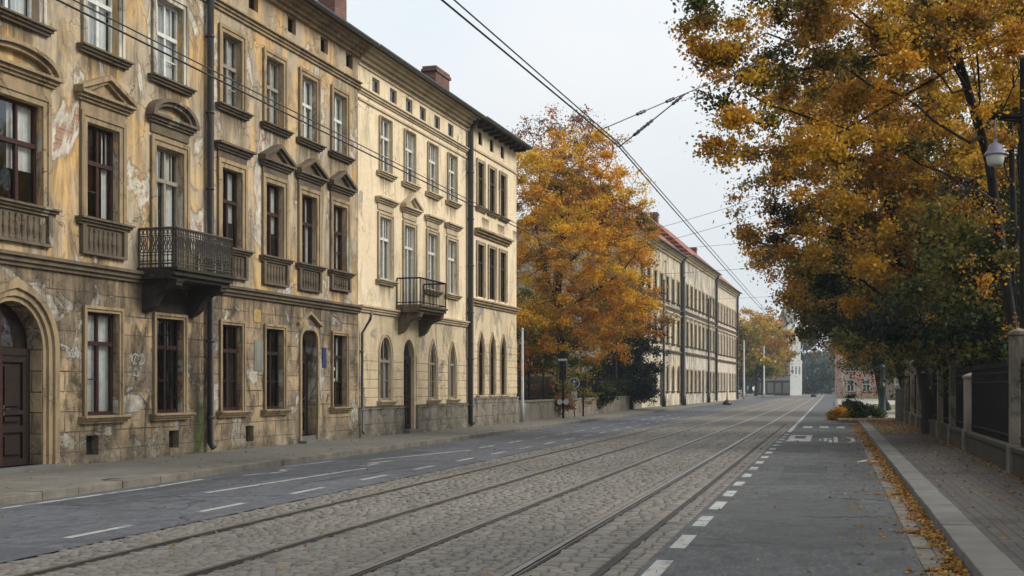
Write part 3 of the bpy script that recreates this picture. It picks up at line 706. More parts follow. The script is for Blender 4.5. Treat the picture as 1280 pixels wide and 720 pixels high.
def balcony(root, x0, x1, z, p, h, ornate):
    b = mould(x0,x1,[(z-.26,z-.18,p-.16),(z-.18,z-.07,p-.07),(z-.07,z,p)])
    bal = b.build('balcony',M['soot'] if ornate else M['dark_trim'],root)
    r = MB(); zt = z+h
    cor = [(x0+.06,-.02),(x0+.06,-p+.07),(x1-.06,-p+.07),(x1-.06,-.02)]
    for k,(q,s) in enumerate(zip(cor,cor[1:])):
        L = math.hypot(s[0]-q[0],s[1]-q[1])
        P = lambda f,zz: (q[0]+(s[0]-q[0])*f,q[1]+(s[1]-q[1])*f,zz)
        r.tube([P(0,zt),P(1,zt)],.03,6); r.tube([P(0,z+.08),P(1,z+.08)],.018,5)
        if ornate: r.tube([P(0,zt-.17),P(1,zt-.17)],.014,5); r.tube([P(0,z+.34),P(1,z+.34)],.014,5)
        n = int(L/(.10 if ornate else .11))
        for i in range(n+1):
            r.tube([P(i/n,z),P(i/n,zt)],.022 if i in (0,n) else (.014 if ornate else .010),5)
            if ornate and i<n:
                f=(i+.5)/n
                for zc,rr in ((zt-.085,.04),(z+.21,.06)):
                    r.tube([P(f+math.cos(t)*rr/L,zc+math.sin(t)*rr*1.3) for t in [j*math.pi/3 for j in range(7)]],.011,4,False)
                r.tube([P(f-.02/L,z+.36),P(f+.03/L,z+.36+(h-.55)*.5),P(f-.02/L,zt-.19)],.014,4,False)
                if rh.random()<.55: r.tube([P(f+.025/L,z+.4),P(f-.03/L,z+.40+(h-.55)*.5),P(f+.02/L,zt-.2)],.014,4,False)
    r.build('railing',M['rust_iron'] if ornate else M['iron'],bal)
    for x in (x0+.32,x1-.32):
        q = p*.86; pr=[(.0,z-.26),(-q,z-.26),(-q,z-.40),(-q*.85,z-.46),(-q*.62,z-.5),(-q*.45,z-.62),(-q*.3,z-.85),(-.1,z-.98),(.0,z-1.0)]
        MB().prism(pr,x-.13,x+.13).box(x-.16,x+.16,-q-.03,-.002,z-.31,z-.262).build('bracket',M['soot'] if ornate else M['dark_trim'],bal)
    return bal

def drainpipe(root,x,z0,z1,y=-.12,r=.065,m='pipe'):
    b = MB().tube([(x,-.45,z1+.1),(x,-.38,z1-.15),(x,y,z1-.6),(x,y,z0+.25),(x,y-.1,z0+.13)],r,9)
    z = z0+.9
    while z < z1-1: b.lathe([(r,z-.03),(r+.018,z-.03),(r+.018,z+.03),(r,z+.03)],(x,y,0),9).box(x-.012,x+.012,y,.01,z-.015,z+.015); z += 1.9
    return b.build('drainpipe',M[m],root,True)
def roof(root,x0,x1,ze,ov,D,rise,m,e=.0):
    pr=[(-ov,ze),(-ov,ze+.06),(D/2,ze+rise+.08),(D+ov,ze+.06),(D+ov,ze)]
    r = MB().prism(pr,x0-e,x1+e).build('roof',m,root)
    g = MB(); n=8
    ci=[(-ov-.07+.075*math.cos(math.pi+math.pi*i/n), ze+.05+.075*math.sin(math.pi+math.pi*i/n)) for i in range(n+1)]
    co_=[(-ov-.07+.09*math.cos(2*math.pi-math.pi*i/n), ze+.05+.09*math.sin(2*math.pi-math.pi*i/n)) for i in range(n+1)]
    g.prism(ci+co_,x0-e,x1+e); g.build('gutter',M['zinc'],root)
    return r
def chimney(rf,x,y,w,d,z0,z1,n=2):
    b = MB().box(x-w/2,x+w/2,y-d/2,y+d/2,z0,z1-.25).box(x-w/2-.07,x+w/2+.07,y-d/2-.07,y+d/2+.07,z1-.25,z1-.12).box(x-w/2-.02,x+w/2+.02,y-d/2-.02,y+d/2+.02,z1-.121,z1)
    c = b.build('chimney',M['brick'],rf)
    return c
def attic(root,o,y,wood):
    a,c,l,h=o['x0'],o['x1'],o['z0'],o['z1']; b=MB()
    ring(b,[(a+.05,l+.05),(c-.05,l+.05),(c-.05,h-.05),(a+.05,h-.05),(a+.05,l+.05)],[(a,l),(c,l),(c,h),(a,h),(a,l)],y,y+.06)
    w=b.build('attic_window',wood,root); MB().quad((a+.01,y+.03,l+.01),(c-.01,y+.03,l+.01),(c-.01,y+.03,h-.01),(a+.01,y+.03,h-.01)).build('pane',M['glass'],w)
def house(name,label,t0,n,cat='house'):
    e = empty(name,fpos(t0,n),FRZ); tag(e,label,cat,None); return e
D = 11.
# ---- ochre house
T0 = 12.; L = 35.55-T0; NF = 16.1
h1 = house('tenement_house','long peeling ochre tenement with brown stone ground floor and ornate dark balcony, nearest the camera',T0,NF)
cols = [t-T0 for t in (16.1,19.4,22.24,24.8,27.65,29.95,32.05,34.15)]
wd = [1.15,1.75,1.12,1.15,1.0,1.0,.98,.95]
g_ops=[]; u_ops=[]
for i,(x,w) in enumerate(zip(cols,wd)):
    if i==1: g_ops.append(op(x,1.75,.2,3.42,2.5)); g_ops[-1]['dep']=.34
    elif i==6: g_ops.append(op(x,1.02,.32,3.42,3.05,'flat')); g_ops[-1]['dep']=.4
    else: g_ops.append(op(x,min(w,1.12),1.14,3.36))
    u_ops.append(op(x,w,5.35 if i!=3 else 4.46,7.38)); u_ops.append(op(x,w*.97 if i!=1 else 1.5,8.98,10.85))
for x in (21.9-T0,25.0-T0,28.6-T0): g_ops.append(op(x,.42,.3,.72))
att = [op(x,.5,11.88,12.33) for x in [t-T0 for t in (14.3,17.6,20.8,23.5,26.9,28.8,31.,33.1,34.9)]]
ZG,ZC,ZE = 4.12,11.36,12.72
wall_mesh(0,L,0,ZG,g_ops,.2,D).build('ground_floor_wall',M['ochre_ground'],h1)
wall_mesh(0,L,ZG,ZE,u_ops+att,.2,D).build('wall',M['ochre'],h1)
MB().box(.1,L-.1,1.3,1.4,.05,ZE-.1).build('inner_wall',M['room'],h1)  # dark sheet added behind the windows so the hollow house looks unlit
mould(0,L,[(ZG,ZG+.08,.07),(ZG+.08,ZG+.18,.13),(ZG+.18,ZG+.25,.2)]).build('string_course',M['dark_trim'],h1)
mould(0,L,[(ZC,ZC+.08,.06),(ZC+.08,ZC+.16,.11),(ZC+.16,ZC+.20,.18)]).build('attic_moulding',M['ochre_trim'],h1)
mould(0,L,[(ZE-.34,ZE-.24,.12),(ZE-.24,ZE-.14,.24),(ZE-.14,ZE-.05,.4),(ZE-.05,ZE-.003,.52)]).build('cornice',M['ochre_trim'],h1)
for x0,x1 in zip([0]+[c+w/2+.5 for c,w in zip(cols,wd)],[c-w/2-.5 for c,w in zip(cols,wd)]+[L]):
    pass
hk = [None,'arc','tri','arc','flat','tri','tri','tri']
for i,(x,w) in enumerate(zip(cols,wd)):
    if i==1:
        door(h1,x,1.75,.2,2.5,3.42,M['dark_wood'],.3)
        s=MB(); a=[(x-.885,.1)]+curve_pts(x,1.77,2.5,3.43)+[(x+.885,.1)]
        def off(d,k): return [(x-.885-d,.1)]+[(p[0],p[1]+(k if abs(p[0]-x)<.15 else 0)) for p in curve_pts(x,1.77+2*d,2.5,3.43+d)]+[(x+.885+d,.1)]
        ring(s,a,off(.16,.0),-.03,.004); ring(s,off(.1,0),off(.26,.05),-.09,-.028); ring(s,off(.22,.03),off(.36,.10),-.15,.003)
        s.build('door_surround',M['ochre_trim'],h1)
        MB().box(x-1.2,x+1.05,-.35,.34,.0,.2).build('doorstep',M['kerb'],h1,bevel=.01)
    elif i==6:
        door(h1,x,1.02,.32,2.7,3.4,M['dark_wood'],.3,'flat',1)
        s=MB(); ring(s,[(x-.515,.1)]+curve_pts(x,1.03,3.05,3.425,'flat')+[(x+.515,.1)],[(x-.62,.1)]+curve_pts(x,1.25,3.08,3.56,'flat')+[(x+.62,.1)],-.06,.004)
        for sg in (-1,1): s.prism([(x+sg*.75,3.55),(x+sg*.75,3.63),(x,3.98),(x,3.9)],-.1,.004,'y')
        s.build('door_surround',M['ochre_trim'],h1)
        MB().box(x-.7,x+.7,-.3,.0,.0,.2).box(x-.5,x+.5,-.001,.7,.0,.32).build('doorstep',M['kerb'],h1,bevel=.01)
    else: window(h1,x,min(w,1.12),1.14,3.36,M['red_wood'] if i<5 else M['dark_wood'],M['ochre_trim'],sur=.11,curtain=i in (1,2,7),grille=i in(3,),sillm=M['ochre_trim'],transom=.7)
    wh = M['white_wood']
    if i==3: window(h1,x,w,4.46,7.38,M['grey_wood'],M['ochre_trim'],sur=.2,sill=False,hoodk='arc',transom=.74,hoodm=M['dark_trim'])
    else: window(h1,x,w,5.35,7.38,M['red_wood'],M['ochre_trim'],sur=.2,hoodk=hk[i] or 'flat',apron=.62 if i<7 else .45,lights=3 if i==1 else 2,transom=.6,hoodm=M['ochre_trim'] if i<4 else M['dark_trim'],hoodz=.22)
    window(h1,x,w*.97 if i!=1 else 1.5,8.98,10.85,wh if i<4 or i>5 else M['grey_wood'],M['ochre_trim'] if i>3 else M['far_white'],sur=.17,transom=.58)
for o in att: attic(h1,o,.12,M['dark_wood'])
for o in [q for q in g_ops if q['z0']==.3]:
    MB().box(o['x0'],o['x1'],.18,.2,.3,.72).build('cellar_grate',M['black'],h1)
balcony(h1,23.5-T0,26.05-T0,4.46,1.05,.88,True)
drainpipe(h1,26.42-T0,.1,ZE,-.13,.085)
MB().box(32.95-T0,33.2-T0,-.03,.002,2.35,2.95).build('house_number_plate',M['blue'],h1,bevel=.005)
MB().box(28.82-T0,29.3-T0,-.022,.002,2.2,3.02).build('faded_poster',M['poster'],h1)
MB().box(28.8-T0,29.18-T0,-.02,.002,3.5,3.85).build('yellow_plate',M['yellow'],h1,bevel=.004)
def scribble(x,z,k,seed):
    r=random.Random(seed); s=MB(); p=[]
    for i in range(26): p.append((x+i*.022*k+.06*k*math.sin(i*1.7+seed),z+.13*k*math.sin(i*1.1+r.uniform(-.5,.5)),))
    w=.013
    for a,c in zip(p,p[1:]):
        d=Vector((c[0]-a[0],c[1]-a[1])); d=d.normalized() if d.length>1e-5 else Vector((1,0)); q=Vector((-d.y,d.x))*w
        s.quad((a[0]-q.x,-.006,a[1]-q.y),(a[0]+q.x,-.006,a[1]+q.y),(c[0]+q.x,-.006,c[1]+q.y),(c[0]-q.x,-.006,c[1]-q.y))
    s.build('graffiti_scribble',M['paint_worn'],h1)
scribble(23.25-T0,2.38,1.0,1); scribble(23.2-T0,2.1,.8,5); scribble(21.05-T0,2.45,.7,9)
s=MB(); ring(s,[(34.05-T0+.13*math.cos(i*math.pi/8),2.15+.13*math.sin(i*math.pi/8)) for i in range(17)],[(34.05-T0+.22*math.cos(i*math.pi/8),2.15+.22*math.sin(i*math.pi/8)) for i in range(17)],.125,.128)
s.build('window_sticker',M['white'],h1)
rf = roof(h1,0,L,ZE,.6,D,4.1,M['slate'])
chimney(rf,23.-T0,4.5,1.1,.7,ZE+2.5,ZE+4.9)

# ---- cream house
T0 = 35.56; L = 46.42-T0
h2 = house('tenement_house','cream tenement with arched ground floor windows and a plain iron balcony, beside the ochre house',T0,NF)
cols = [t-T0 for t in (37.75,39.95,42.25,44.4)]
g_ops=[]; u_ops=[]
for i,x in enumerate(cols):
    if i==1: g_ops.append(op(x,1.02,.25,3.45,2.85)); g_ops[-1]['dep']=.5
    else: g_ops.append(op(x,.98 if i==0 else .74,1.3,3.45,2.75 if i==0 else 2.6,'round' if i==0 else 'point'))
    u_ops += [op(x,.98,5.38 if i!=1 else 4.52,7.5),op(x,.95,9.02,10.85)]
att=[op(x,.62,11.58,12.06) for x in [t-T0 for t in (37.0,38.5,39.95,41.3,42.8,44.3)]]
ZG=4.2
wall_mesh(0,L,0,ZG,g_ops,.2,D).build('ground_floor_wall',M['cream_ground'],h2)
wall_mesh(0,L,ZG,ZE,u_ops+att,.2,D).build('wall',M['cream'],h2)
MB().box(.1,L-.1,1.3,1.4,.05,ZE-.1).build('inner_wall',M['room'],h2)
mould(0,L,[(ZG,ZG+.08,.07),(ZG+.08,ZG+.16,.12),(ZG+.16,ZG+.22,.18)]).build('string_course',M['cream_trim'],h2)
b = mould(0,L,[(11.28,11.34,.05),(11.34,11.42,.1),(11.42,11.46,.15)]); mould(0,L,[(11.05,11.12,.05)],b); mould(0,L,[(12.18,12.24,.05)],b)
b.build('attic_moulding',M['cream_trim'],h2)
mould(0,L,[(ZE-.38,ZE-.26,.14),(ZE-.26,ZE-.14,.28),(ZE-.14,ZE-.05,.44),(ZE-.05,ZE-.003,.54)]).build('cornice',M['cream_trim'],h2)
px = [0,1.45]; 
pl = MB()
for a,c in ((0.02,cols[1]-.64),(cols[1]+.64,L-.02)): pl.box(a,c,-.09,.003,.0,1.02).box(a,c,-.12,.002,1.02,1.1)
pl.build('plinth',M['plinth'],h2)
def bands(b,x0,x1,z0,z1,h=.3,g=.028,p=.035):
    z=z0; b.box(x0+.02,x1-.02,-.012,.002,z0,z1)
    while z+h<=z1+.01: b.box(x0,x1,-p,.003,z,z+h-g); z+=h
    return b
edges=[cols[0]-.49-.16,cols[0]+.49+.16,cols[1]-.51-.14,cols[1]+.51+.14,cols[2]-.37-.14,cols[2]+.37+.14,cols[3]-.37-.14,cols[3]+.37+.14]
for a,c in ((.35,edges[0]),(edges[1],edges[2]),(edges[3],edges[4]),(edges[5],edges[6]),(edges[7],L-.35)): bands(MB(),a,c,1.12,3.0).build('rustication',M['cream_ground'],h2,bevel=.01)
for i,x in enumerate(cols):
    if i==1:
        door(h2,x,1.02,.25,2.85,3.45,M['dark_wood'],.16,'round',1)
        MB().box(x-.65,x+.65,-.3,.45,.0,.25).build('doorstep',M['kerb'],h2,bevel=.01)
    else: window(h2,x,.98 if i==0 else .74,1.3,3.45,M['grey_wood'],M['cream_trim'],zs=2.75 if i==0 else 2.6,kind='round' if i==0 else 'point',sur=.12,dep=.07,transom=.62,sillm=M['cream_trim'])
    if i==1: window(h2,x,.98,4.52,7.5,M['white_wood'],M['cream_trim'],dep=.09,sur=.15,sill=False,hoodk='tri',transom=.74)
    else: window(h2,x,.98,5.38,7.5,M['white_wood'],M['cream_trim'],dep=.09,sur=.15,hoodk='flat',hoodm=M['cream_trim'],sillm=M['cream_trim'])
    window(h2,x,.95,9.02,10.85,M['white_wood'],M['cream_trim'],dep=.08,sur=.04,sillm=M['cream_trim'])
for o in att: attic(h2,o,.06,M['grey_wood'])
balcony(h2,38.72-T0,41.4-T0,4.62,.95,.92,False)
drainpipe(h2,46.25-T0,.1,ZE,-.16,.12); drainpipe(h2,.12,.1,4.1,-.09,.045,'zinc')
rf = roof(h2,0,L,ZE,.62,D,4.1,M['slate'])
chimney(rf,39.9-T0,3.0,1.0,.7,ZE+1.4,ZE+4.2)

# ---- narrow end house
T0 = 46.43; L = 53.2-T0
h3 = house('tenement_house','narrow pale end house with triple windows and deep dark eaves, beside the autumn tree',T0,NF)
cols=[t-T0 for t in (47.95,49.5,51.05)]; g_ops=[]; u_ops=[]
for x in cols:
    g_ops.append(op(x,.74,1.4,4.05,3.2,'point')); u_ops += [op(x,.86,5.55,7.75),op(x,.82,9.3,11.2)]
att=[op(x,.5,11.95,12.5) for x in cols]; ZG=5.15; ZE=12.75
wall_mesh(0,L,0,ZG,g_ops,.2,D).build('ground_floor_wall',M['cream_ground'],h3)
wall_mesh(0,L,ZG,ZE,u_ops+att,.2,D).build('wall',M['cream'],h3)
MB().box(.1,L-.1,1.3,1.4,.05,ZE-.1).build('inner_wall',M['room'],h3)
mould(0,L,[(ZG,ZG+.1,.08),(ZG+.1,ZG+.2,.16),(ZG+.2,ZG+.26,.22)],None,.6).build('string_course',M['ochre_trim'],h3)
mould(cols[0]-.8,cols[2]+.8,[(8.1,8.2,.1),(8.2,8.3,.2),(8.3,8.38,.3)]).build('hood_moulding',M['ochre_trim'],h3)
mould(0,L,[(11.6,11.68,.06)]).build('attic_moulding',M['cream_trim'],h3)
MB().box(0.02,L,-.1,.003,.0,1.25).box(.02,L,-.13,.002,1.25,1.32).build('plinth',M['plinth'],h3)
ed=[.05]+[v for x in cols for v in (x-.37-.11,x+.37+.11)]+[L]
for k in range(0,8,2): bands(MB(),ed[k],ed[k+1],1.45,4.0).build('rustication',M['cream_ground'],h3,bevel=.01)
for x in cols:
    window(h3,x,.74,1.4,4.05,M['dark_wood'],M['cream_trim'],zs=3.2,kind='point',sur=.09,dep=.06,transom=.66,sillm=M['cream_trim'])
    window(h3,x,.86,5.55,7.75,M['dark_wood'],M['cream_trim'],dep=.06,sur=.13,sill=False)
    window(h3,x,.82,9.3,11.2,M['dark_wood'],M['cream_trim'],dep=.06,sur=.12,sillm=M['ochre_trim'])
for o in att: attic(h3,o,.06,M['dark_wood'])
for k in range(9): MB().box(.35+k*.75,.47+k*.75,-.55,-.02,ZE-.18,ZE-.003).build('eave_bracket',M['dark_wood'],h3)
rf=roof(h3,0,L,ZE,.65,D,4.2,M['slate'],.0); chimney(rf,49.6-T0,2.6,1.7,.6,ZE+1.,ZE+2.95); MB().box(L,L+.25,-.65,D+.6,ZE,ZE+.07).build('eave_end',M['slate'],h3)

# ---- far terrace
def far_house(label,t0,t1,n,wallm,roofm,nw,ze,g_arch,zg=4.6,pipe=True,chim=(),wood='dark_wood',hoods=True):
    L=t1-t0; e=house('terrace_house',label,t0,n); e['group']='terrace houses beyond the autumn tree'
    cols=[L*(i+.5)/nw for i in range(nw)]; g=[];u=[]
    fl = [(zg+.9,zg+3.2),(zg+4.7,zg+6.8)]
    for i,x in enumerate(cols):
        if g_arch and i!=nw//2: g.append(op(x,1.05,1.4,3.7,3.1))
        elif i==nw//2: g.append(op(x,1.3,.15,3.5))
        else: g.append(op(x,1.2,1.3,3.4))
        for (p,q) in fl: u.append(op(x,1.25,p,q))
    wall_mesh(0,L,0,zg,g,.2,10).build('ground_floor_wall',M['far_cream'] if g_arch else wallm,e)
    wall_mesh(0,L,zg,ze,u,.2,10).build('wall',wallm,e)
    MB().box(.1,L-.1,1.3,1.4,.05,ze-.1).build('inner_wall',M['room'],e)
    mould(0,L,[(zg,zg+.15,.1),(zg+.15,zg+.28,.2)]).build('string_course',M['dark_trim'],e)
    mould(0,L,[(zg+3.9,zg+4.05,.1),(zg+4.05,zg+4.15,.18)]).build('upper_string_course',M['dark_trim'],e)
    mould(0,L,[(ze-.5,ze-.3,.15),(ze-.3,ze-.12,.32),(ze-.12,ze-.003,.5)]).build('cornice',M['cream_trim'],e)
    for o in g+u:
        x=(o['x0']+o['x1'])/2; w=o['x1']-o['x0']
        if o['z0']<.5:
            d=MB().box(o['x0'],o['x1'],.08,.13,o['z0'],o['z1']).build('door',M['dark_wood'],e); MB().box(x+.3,x+.36,.02,.08,1.1,1.25).build('handle',M['iron'],d)
        else: window(e,x,w,o['z0'],o['z1'],M[wood],M['cream_trim'],zs=o['zs'],sur=.13,dep=.05,curtain=False,hoodk='flat' if hoods and o['z0']>zg+.5 and o['z0']<zg+2 else None,hoodz=.12)
    if pipe: drainpipe(e,L-.3,.1,ze,-.2,.15)
    rf=roof(e,0,L,ze,.65,10,5.0,roofm)
    for (x,y) in chim: chimney(rf,x,y,1.,.7,ze+2.,ze+5.)
far_house('terrace house with red tiled roof and arched ground floor, right behind the dark evergreen',92.6,113.6,18.1,M['far_cream'],M['redtile'],7,14.0,True,4.8,chim=((14,4),))
far_house('pale grey terrace house with many tall narrow windows, middle of the far terrace',113.62,135.5,17.7,M['far_white'],M['redtile'],8,14.3,False,4.8,chim=((6,4),))
far_house('faded pinkish terrace house at the distant end of the terrace',135.52,158.,17.9,M['far_pink'],M['redtile'],8,13.9,False,4.7,chim=((12,4),),wood='grey_wood')

# ------------------------------------------------------------------ trees
def sample_blobs(blobs, dens, rng):
    P=[]
    for (c,r) in blobs:
        r = np.array(r if isinstance(r,(tuple,list)) else (r,r,r*.8)); n=max(6,int(dens*r[0]*r[1]*r[2]))
        d=rng.normal(size=(n,3)); d/=np.linalg.norm(d,axis=1,keepdims=True)
        P.append(np.array(c)+d*r*(rng.random((n,1))**.45))
    return np.concatenate(P)
def grow(trunk, A, rng, seg, bias=.3, low=.4, limbs=()):
    """greedy branching: every point of the crown is joined to the cheapest place on the limbs grown so far"""
    pos=[];par=[];pl=[];dr=[]
    tv=[Vector(p) for p in trunk]; acc=0
    for i in range(len(tv)-1):
        k=max(1,int((tv[i+1]-tv[i]).length/seg))
        for j in range(k):
            p=tv[i].lerp(tv[i+1],j/k); 
            if pos: acc+=np.linalg.norm(np.array(p)-pos[-1])
            pos.append(np.array(p)); par.append(len(pos)-2); pl.append(acc*.25); dr.append(np.array((tv[i+1]-tv[i]).normalized()))
    nt=len(pos); first=int(nt*low)
    for lb in limbs:
        lb=[Vector(p) for p in lb]; q=np.array(lb[0]); prev=int(np.argmin(np.linalg.norm(np.array(pos[:nt])-q,axis=1)))
        for i in range(len(lb)-1):
            k=max(1,int((lb[i+1]-lb[i]).length/seg))
            for j in range(1 if i==0 else 0,k):
                p=np.array(lb[i].lerp(lb[i+1],j/k))+rng.normal(0,.03,3); L=np.linalg.norm(p-pos[prev]); d=(p-pos[prev])/(L+1e-9)
                pos.append(p); par.append(prev); pl.append(pl[prev]+.35*L); dr.append(d); prev=len(pos)-1
    n0=len(pos); cap=n0+len(A)*40; PA=np.zeros((cap,3)); PL=np.full(cap,1e9); PA[:n0]=pos; PL[first:n0]=pl[first:]
    d0=np.min(np.linalg.norm(A[:,None,:]-PA[None,first:n0],axis=2),axis=1); n=n0; tips=[]
    for i in np.argsort(d0):
        p=A[i]; dv=p-PA[:n]; d=np.linalg.norm(dv,axis=1)
        c=int(np.argmin(d+bias*PL[:n]+np.where(dv[:,2]<-.6,.6*d,0))); L=d[c]
        if L<.05: continue
        k=min(38,max(2,int(L/seg))); ctrl=PA[c]+dr[c]*L*.42+np.array((0,0,.06*L)); prev=c
        a=PA[c]
        for j in range(1,k+1):
            t=j/k; q=(1-t)**2*a+2*t*(1-t)*ctrl+t*t*p
            if j<k: q=q+rng.normal(0,.05*L/k+.012,3)
            PA[n]=q; dd=q-PA[prev]; dr.append(dd/(np.linalg.norm(dd)+1e-9)); par.append(prev); PL[n]=PL[prev]+np.linalg.norm(dd) if PL[prev]<1e8 else np.linalg.norm(dd); prev=n; n+=1
        tips.append(n-1)
    return PA[:n].copy(), np.array(par), nt, np.array(tips), n0
def limb_mesh(PA, par, nt, r0, tip, name, parent, mat='bark', power=.46, rmin=0., n0=0):
    n=len(PA); cnt=np.zeros(n); ch=np.zeros(n)
    for i in range(n-1,0,-1):
        if ch[i]==0: cnt[i]=1
        cnt[par[i]]+=cnt[i]; ch[par[i]]=1
    r=tip*np.maximum(cnt,1)**power; r*=min(1.6,r0/r[0]) if r[0]>r0 else 1
    h=np.linspace(1,.55,nt); r[:nt]=np.maximum(r[:nt],r0*h*.8); r[0]=r0*1.35; r[1]=max(r[1],r0*1.08); r=np.maximum(r,tip*.8)
    if n0>nt: r[nt:n0]=np.maximum(r[nt:n0],r0*.13)
    par=par.copy(); idx=np.arange(1,n)
    Vs=[];Fs=[];nb=0
    for sel,S in ((idx[r[1:]>.035],7),(idx[(r[1:]<=.035)&(r[1:]>=rmin)],3)):
        if len(sel)==0: continue
        a=PA[par[sel]]; b=PA[sel]; rb=r[sel]; ra=np.minimum(r[par[sel]],rb*1.35)
        d=b-a; L=np.linalg.norm(d,axis=1,keepdims=True)+1e-9; d/=L
        b=b+d*(rb[:,None]*.25)
        u=np.cross(d,np.where(np.abs(d[:,2:])<.95,np.array([[0,0,1.]]),np.array([[1.,0,0]]))); u/=np.linalg.norm(u,axis=1,keepdims=True); w=np.cross(u,d)
        k=np.arange(S)*2*np.pi/S
        ring=lambda c,rr: c[:,None,:]+rr[:,None,None]*(u[:,None,:]*np.cos(k)[None,:,None]+w[:,None,:]*np.sin(k)[None,:,None])
        V=np.concatenate([ring(a,ra),ring(b,rb)],1); m=len(sel)
        base=nb+np.arange(m)[:,None]*2*S; kk=np.arange(S)[None,:]; k1=(kk+1)%S
        F=np.stack([base+kk,base+k1,base+S+k1,base+S+kk],2).reshape(-1,4)
        Vs.append(V.reshape(-1,3)); Fs.append(F); nb+=m*2*S
    mesh_np(name,np.concatenate(Vs),np.concatenate(Fs),M[mat],smooth=True,parent=parent)
    return r
OR=(.57,.255,.016); YE_=(.60,.375,.04); BR=(.30,.145,.035); RU=(.50,.195,.018); OL=(.20,.175,.032); GR=(.068,.085,.018); DG=(.015,.023,.010); PU=(.25,.135,.095); GO=(.67,.36,.018)
def tree(name,label,trunk,blobs,dens,nleaf,lsize,pal,r0,seed,group=None,cat='tree',seg=.45,sig=.3,tip=.008,low=.4,pal_low=None,zlow=0,zhi=1,bias=.3,clump=.75,rmin=0.,limbs=(),power=.46):
    """pal: list of (colour, weight); pal_low replaces it towards zlow"""
    rng=np.random.default_rng(seed); base=Vector(trunk[0])
    A=sample_blobs(blobs,dens,rng); A=A[A[:,2]>.16]
    PA,par,nt,tips,n0=grow(trunk,A,rng,seg,bias,low,limbs)
    e=empty(name,tuple(base)); tag(e,label,cat,group)
    PL=PA-np.array(base)
    r=limb_mesh(PL,par,nt,r0,tip,'trunk',e,rmin=rmin,power=power,n0=n0)
    # leaves: in clumps round the twig ends, thinner along the twigs
    w=np.zeros(len(PA)); w[tips]=rng.gamma(.6,1.,len(tips)); 
    tw=np.where((r<tip*2.6)&(np.arange(len(PA))>nt))[0]; w[tw]+=.10*rng.gamma(.7,1.,len(tw))
    w/=w.sum(); src=rng.choice(len(PA),nleaf,p=w)
    P=PL[src]+rng.normal(size=(nleaf,3))*np.array([1,1,.62])*sig*rng.uniform(.3,1.25,(nleaf,1))
    # colour drifts smoothly through the palette across the crown, with strays
    def drift(X,k):
        v=np.zeros(len(X))
        for _ in range(5): d=rng.normal(size=3); d/=np.linalg.norm(d); v+=np.sin(X@d*k*rng.uniform(.5,1.6)+rng.random()*6.28)
        o=np.empty(len(X)); o[np.argsort(v)]=np.linspace(0,1,len(X)); return o
    def pick(pl_,q):
        c=np.array([x for x,_ in pl_],float); w_=np.array([x for _,x in pl_],float); w_/=w_.sum(); pos=np.cumsum(w_)-w_/2
        return np.stack([np.interp(q,pos,c[:,j]) for j in range(3)],1)
    X=PL[src]; q=np.clip(drift(PL,2.2)[src]+rng.normal(0,.13,nleaf),0,1)
    col=pick(pal,q)
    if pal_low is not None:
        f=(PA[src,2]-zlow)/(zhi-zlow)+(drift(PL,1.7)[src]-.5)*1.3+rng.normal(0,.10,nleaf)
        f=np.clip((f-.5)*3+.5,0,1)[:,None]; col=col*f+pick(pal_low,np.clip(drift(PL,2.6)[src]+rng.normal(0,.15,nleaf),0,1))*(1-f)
    col=col*rng.uniform(.6,1.25,(nleaf,1))*np.array([1,1,1])+rng.normal(0,.008,(nleaf,3)); col=col.clip(.006,.8)
    V,F,C=kites(P,lsize*rng.uniform(.45,1.45,nleaf),col,rng,.9)
    mesh_np('crown',V,F,M['leaf'],C,parent=e)
    return e
def pts(d,*pp): return [tuple(at(x,y,d)) for x,y in pp]
def root(px,d,n=None,z=.1): v=gx(px,d); return (v[0],v[1],z)
def B(px,py,d,r,rz=None): return (tuple(at(px,py,d)),(r,r,rz or r*.85))
AUT=[(YE_,2.5),(GO,3.5),(OR,4),(BR,1.4),(OL,1.8)]
LOW=[(DG,4),(GR,2.2),(OL,2),(OR,1.4)]  # green of the low leaves, darkened to paint in shade under the crowns

# left: the autumn tree between the houses
tree('autumn_tree','tall orange and gold autumn tree in the gap between end house and far terrace',
     [root(702,73),tuple(at(703,440,73)),tuple(at(698,360,73)),tuple(at(706,270,74))],
     [B(705,250,74,3.6),B(660,235,75,2.8),B(745,260,74,3.2),B(775,300,74,2.4),B(690,205,75,2.4),B(660,320,74,3.),B(740,345,73,3.6),B(690,400,72,3.),B(780,350,74,2.2),B(655,410,73,2.4),B(740,430,72,2.4),B(705,330,72,3.),B(800,262,75,1.1),B(765,235,75,1.5),B(790,380,74,2.),B(770,400,73,2.2),B(645,300,76,2.5),B(640,380,75,2.4),B(655,205,75,2.),B(735,200,75,2.),B(775,225,75,1.8),B(790,285,74,1.8),B(720,180,75,1.6)],
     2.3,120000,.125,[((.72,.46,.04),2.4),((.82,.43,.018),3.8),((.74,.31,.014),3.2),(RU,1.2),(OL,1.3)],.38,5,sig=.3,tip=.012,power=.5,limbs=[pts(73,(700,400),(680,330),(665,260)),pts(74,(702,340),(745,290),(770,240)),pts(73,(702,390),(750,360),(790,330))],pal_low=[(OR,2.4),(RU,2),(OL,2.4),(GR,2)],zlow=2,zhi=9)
tree('sparse_tree','thinning russet tree with bare twigs rising behind the orange tree',
     [root(690,92),tuple(at(692,380,92)),tuple(at(700,260,92))],
     [B(700,190,92,4.2),B(665,195,92,3.2),B(740,200,92,3.2),B(715,172,92,2.6),B(770,250,92,2.4)],1.5,9000,.17,[(PU,3),(BR,2),(RU,2)],.3,6,sig=.4,tip=.02,seg=.6)
